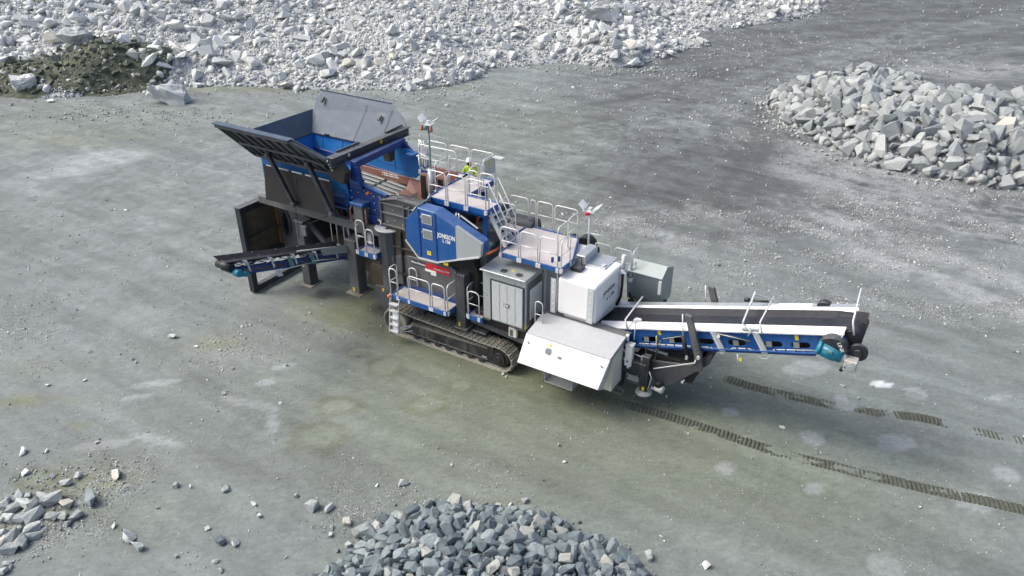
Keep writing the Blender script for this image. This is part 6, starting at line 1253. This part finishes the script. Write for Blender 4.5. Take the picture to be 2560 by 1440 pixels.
# head drive
m = MB(); m.tube([(10.22, .82, 4.12), (10.78, .90, 3.98)], .19, 18); md = m.obj('head_motor', TEAL, dc); m = MB()
for k in range(12):
    a = 2 * math.pi * k / 12; m.beam((10.26, .83 + .20 * math.cos(a), 4.11 + .20 * math.sin(a)), (10.62, .88 + .20 * math.cos(a), 4.01 + .20 * math.sin(a)), .02, .02)
m.obj('cooling_fin', TEAL, md); m = MB(); m.tube([(10.12, .81, 4.14), (10.22, .82, 4.12)], .21, 18); m.obj('fan_cover', TEAL, md); MB().box((10.4, .62, 4.14), (10.55, .70, 4.20)).obj('terminal_box', TEALG, md)
m = MB(); m.tube([(10.78, .90, 3.98), (10.92, .90, 3.94)], [.17, .12], 14); m.box((10.90, .70, 3.68), (11.24, 1.04, 4.02)); gb = m.obj('gearbox', STEELL, dc, .02); m = MB(); m.cyl((11.08, .70, 3.86), (11.08, .67, 3.86), .12, 20); m.cyl((11.08, .67, 3.86), (11.08, .655, 3.86), .05, 12); m.obj('gear_flange', GALV, gb); MB().cyl((10.95, .69, 3.80), (10.95, .675, 3.80), .03, 10).obj('drain_plug', BTXT, gb)
MB().cyl((10.86, .78, 3.60), (10.90, .78, 3.72), .05, 10).obj('breather', BLACK, gb)
m = MB(); m.cyl((11.16, 1.08, 4.12), (11.16, 1.20, 4.12), .26, 24); m.cyl((11.16, 1.02, 4.12), (11.16, 1.08, 4.12), .12, 16); m.hexa([(10.30, 1.02, 4.40), (10.95, 1.02, 4.12), (11.1, 1.02, 3.95), (10.35, 1.02, 4.0), (10.30, 1.16, 4.45), (10.95, 1.16, 4.20), (11.1, 1.16, 3.98), (10.35, 1.16, 4.0)]); m.obj('torque_arm', CHAR, dc, .01)
m = MB(); n = 12; pts = []
for k in range(n + 1): a = math.pi * k / n; pts.append((10.52 - .40 * math.cos(a), 4.18 + .34 * math.sin(a)))
m.vpoly(pts, .82, 1.14); mg = m.obj('motor_guard', CHAR, dc, .01); lettering('LINK', .15, (10.72, .815, 4.30), (90, 60, 0), WTXT, mg)
# ---- masts
def mast(u, v_, z0, z1, parent_name, boxes, red=False):
    m = MB(); m.cyl((u, v_, z0), (u, v_, z1), .036, 10); o = m.obj(parent_name, GALVM if red else TEALG, K)
    m = MB(); m.box((u - .22, v_ - .14, z1), (u + .22, v_ + .14, z1 + .04)); m.box((u - .05, v_ - .07, z1 + .04), (u + .06, v_ + .07, z1 + .14)); h = m.obj('mast_head', GALVM, o)
    for sx in (-1, 1): 
        MB().hexa([(u + sx * .16, v_ - .2, z1 + .08), (u + sx * .40, v_ - .12, z1 + .22), (u + sx * .40, v_ + .2, z1 + .28), (u + sx * .16, v_ + .14, z1 + .12), (u + sx * .15, v_ - .2, z1 + .11), (u + sx * .39, v_ - .12, z1 + .25), (u + sx * .39, v_ + .2, z1 + .31), (u + sx * .15, v_ + .14, z1 + .15)]).obj('flood_light', GALVM, o)
    if red: MB().cyl((u - .05, v_ - .12, z1 - .10), (u - .05, v_ - .12, z1), .08, 12).obj('beacon', RED, o)
    else:
        for sx in (-.20, .20): b2 = MB().cyl((u + sx, v_ - .12, z1 - .20), (u + sx, v_ - .12, z1 - .02), .055, 12).obj('beacon', BROWN, o); MB().cyl((u + sx, v_ - .12, z1 - .16), (u + sx, v_ - .12, z1 - .12), .058, 12).obj('beacon_band', ORANGE, b2)
        MB().cyl((u - .03, v_ - .14, z1 - .16), (u - .03, v_ - .14, z1), .07, 12).obj('siren', TEALG, o)
    return o
o = mast(-4.20, 2.0, 5.35, 7.98, 'light_mast', None)
MB().cyl((-4.20, 2.0, 5.20), (-4.20, 2.0, 6.32), .12, 16).obj('mast_sleeve', GALV, o); MB().tube([(-4.25, 2.0, 7.62), (-3.6, 1.95, 7.60)], .02, 6).obj('antenna', RAIL, o); MB().tube([(-3.98, 2.0, 6.5), (-3.95, 2.0, 5.9), (-4.1, 2.0, 5.4)], .02, 6).obj('mast_cable', BLACK, o)
o = mast(1.83, 3.0, 4.20, 5.62, 'light_mast', None, True); m = MB(); m.tube([(1.78, 3.0, 4.8), (2.45, 3.0, 4.82)], .02, 6); m.obj('antenna', RAIL, o)
# far side walkway, mirrored roughly, and a few stowed parts underneath
W = platform('walkway', [[(-4.6, 3.35), (-1.6, 3.35), (-1.6, 4.1), (-4.6, 4.1)]], 2.0, h=.14)
hoop((-4.5, 4.08), (-3.1, 4.08), 2.0, 1.04, W); hoop((-3.0, 4.08), (-1.7, 4.08), 2.0, 1.04, W)

# ------------------------------------------------------------------ the person behind the upper deck
def to_world(p): return O + Vector((p[0] * UU[0] + p[1] * VV[0], p[0] * UU[1] + p[1] * VV[1], p[2]))
def skin(name, verts, edges, radii, mat, parent, root=0, sub=2):
    me = bpy.data.meshes.new(name); me.from_pydata(verts, edges, []); me.materials.append(mat)
    o = bpy.data.objects.new(name, me); C.objects.link(o); o.parent = parent
    l = me.skin_vertices[0].data if me.skin_vertices else None
    if l is None:
        bm = bmesh.new(); bm.from_mesh(me); bm.verts.layers.skin.verify(); bm.to_mesh(me); bm.free(); l = me.skin_vertices[0].data
    for i, r in enumerate(radii): l[i].radius = r if isinstance(r, tuple) else (r, r)
    l[root].use_root = True
    o.modifiers.new('skin', 'SKIN').use_smooth_shade = True
    s_ = o.modifiers.new('sub', 'SUBSURF'); s_.levels = sub; s_.render_levels = sub; return o
SKN = paint('skin', (.55, .33, .25), .5, dirt_amt=0); HIVIS = paint('hi_vis_cloth', (.42, .62, .03), .8, dirt_amt=.1); TROU = paint('navy_work_trousers', (.03, .035, .06), .8, dirt_amt=.2)
BEARD = paint('dark_beard', (.03, .02, .015), .9, dirt_amt=0); HELM = paint('white_helmet_shell', (.85, .85, .85), .3, dirt_amt=.05); BOOT = paint('black_boot_leather', (.02, .02, .02), .5)
ps = bpy.data.objects.new('person', None); C.objects.link(ps); ps.location = to_world((-3.62, 3.80, 4.50)); ps.rotation_euler = (0, 0, AZ)
tag(ps, 'person in white helmet and lime hi-vis jacket leaning on the upper deck rail', 'person')
BV = [(0, 0, .95), (0, .0, 1.15), (0, -.04, 1.38), (0, -.10, 1.50), (0, -.14, 1.60), (0, -.15, 1.72),
      (-.20, -.06, 1.43), (-.32, -.12, 1.20), (-.24, -.38, 1.12), (.20, -.06, 1.43), (.32, -.12, 1.20), (.24, -.38, 1.12),
      (-.10, 0, .88), (-.12, -.02, .50), (-.12, .02, .09), (-.13, -.14, .05), (.10, 0, .88), (.12, -.02, .50), (.12, .02, .09), (.13, -.14, .05)]
BE = [(0, 1), (1, 2), (2, 3), (3, 4), (4, 5), (2, 6), (6, 7), (7, 8), (2, 9), (9, 10), (10, 11), (0, 12), (12, 13), (13, 14), (14, 15), (0, 16), (16, 17), (17, 18), (18, 19)]
skin('body', BV, BE, [.14, .13, .14, .055, .085, .09, .05, .04, .028, .05, .04, .028, .085, .055, .04, .04, .085, .055, .04, .04], SKN, ps)
skin('jacket', BV[:4] + BV[6:12], [(0, 1), (1, 2), (2, 3), (2, 4), (4, 5), (5, 6), (2, 7), (7, 8), (8, 9)], [(.19, .15), (.19, .15), (.19, .14), .07, .085, .07, .052, .085, .07, .052], HIVIS, ps)
skin('trousers', [BV[0]] + BV[12:15] + BV[16:19], [(0, 1), (1, 2), (2, 3), (0, 4), (4, 5), (5, 6)], [.165, .11, .08, .06, .11, .08, .06], TROU, ps)
for sx in (-1, 1): skin('boot', [(sx * .12, .04, .08), (sx * .125, -.06, .06), (sx * .13, -.17, .045)], [(0, 1), (1, 2)], [.06, .055, .045], BOOT, ps)
m = MB(); m.tube([(0, -.17, 1.585), (0, -.19, 1.60)], .05, 8)
for sx in (-.035, .035): m.tube([(sx, -.235, 1.69), (sx, -.225, 1.69)], .013, 8)
m.tube([(0, -.25, 1.665), (0, -.235, 1.69)], [.018, .010], 6)
m.obj('face_features', BEARD, ps)
skin('beard', [(-.06, -.19, 1.63), (0, -.225, 1.60), (.06, -.19, 1.63)], [(0, 1), (1, 2)], [.03, .045, .03], BEARD, ps, 1)
hm = MB(); rings = []
hm.tube([(0, -.15, 1.735), (0, -.15, 1.75), (0, -.148, 1.80), (0, -.147, 1.845), (0, -.145, 1.868)], [.155, .13, .122, .085, .03], 20); hm.tube([(0, -.22, 1.735), (0, -.22, 1.748)], [.115, .10], 16); hm.obj('helmet', HELM, ps)
m = MB(); m.tube([(0, .0, 1.10), (0, -.0, 1.16)], .245, 20); tp = m.obj('reflective_band', ALU, ps)
for sx in (-1, 1):
    hv = [(sx * .24, -.38, 1.12), (sx * .235, -.45, 1.105)]; he = [(0, 1)]; hr = [.032, .034]
    for k in range(4):
        b = len(hv); x = sx * (.205 + .022 * k); l_ = (.036, .042, .040, .032)[k]; hv += [(x, -.475, 1.11), (x, -.475 - l_, 1.10), (x, -.485 - l_, 1.07)]; he += [(1, b), (b, b + 1), (b + 1, b + 2)]; hr += [.011, .010, .009]
    b = len(hv); hv += [(sx * .19, -.44, 1.11), (sx * .17, -.47, 1.095)]; he += [(1, b), (b, b + 1)]; hr += [.012, .010]
    skin('glove', hv, he, hr, BOOT, ps, 0, 1)
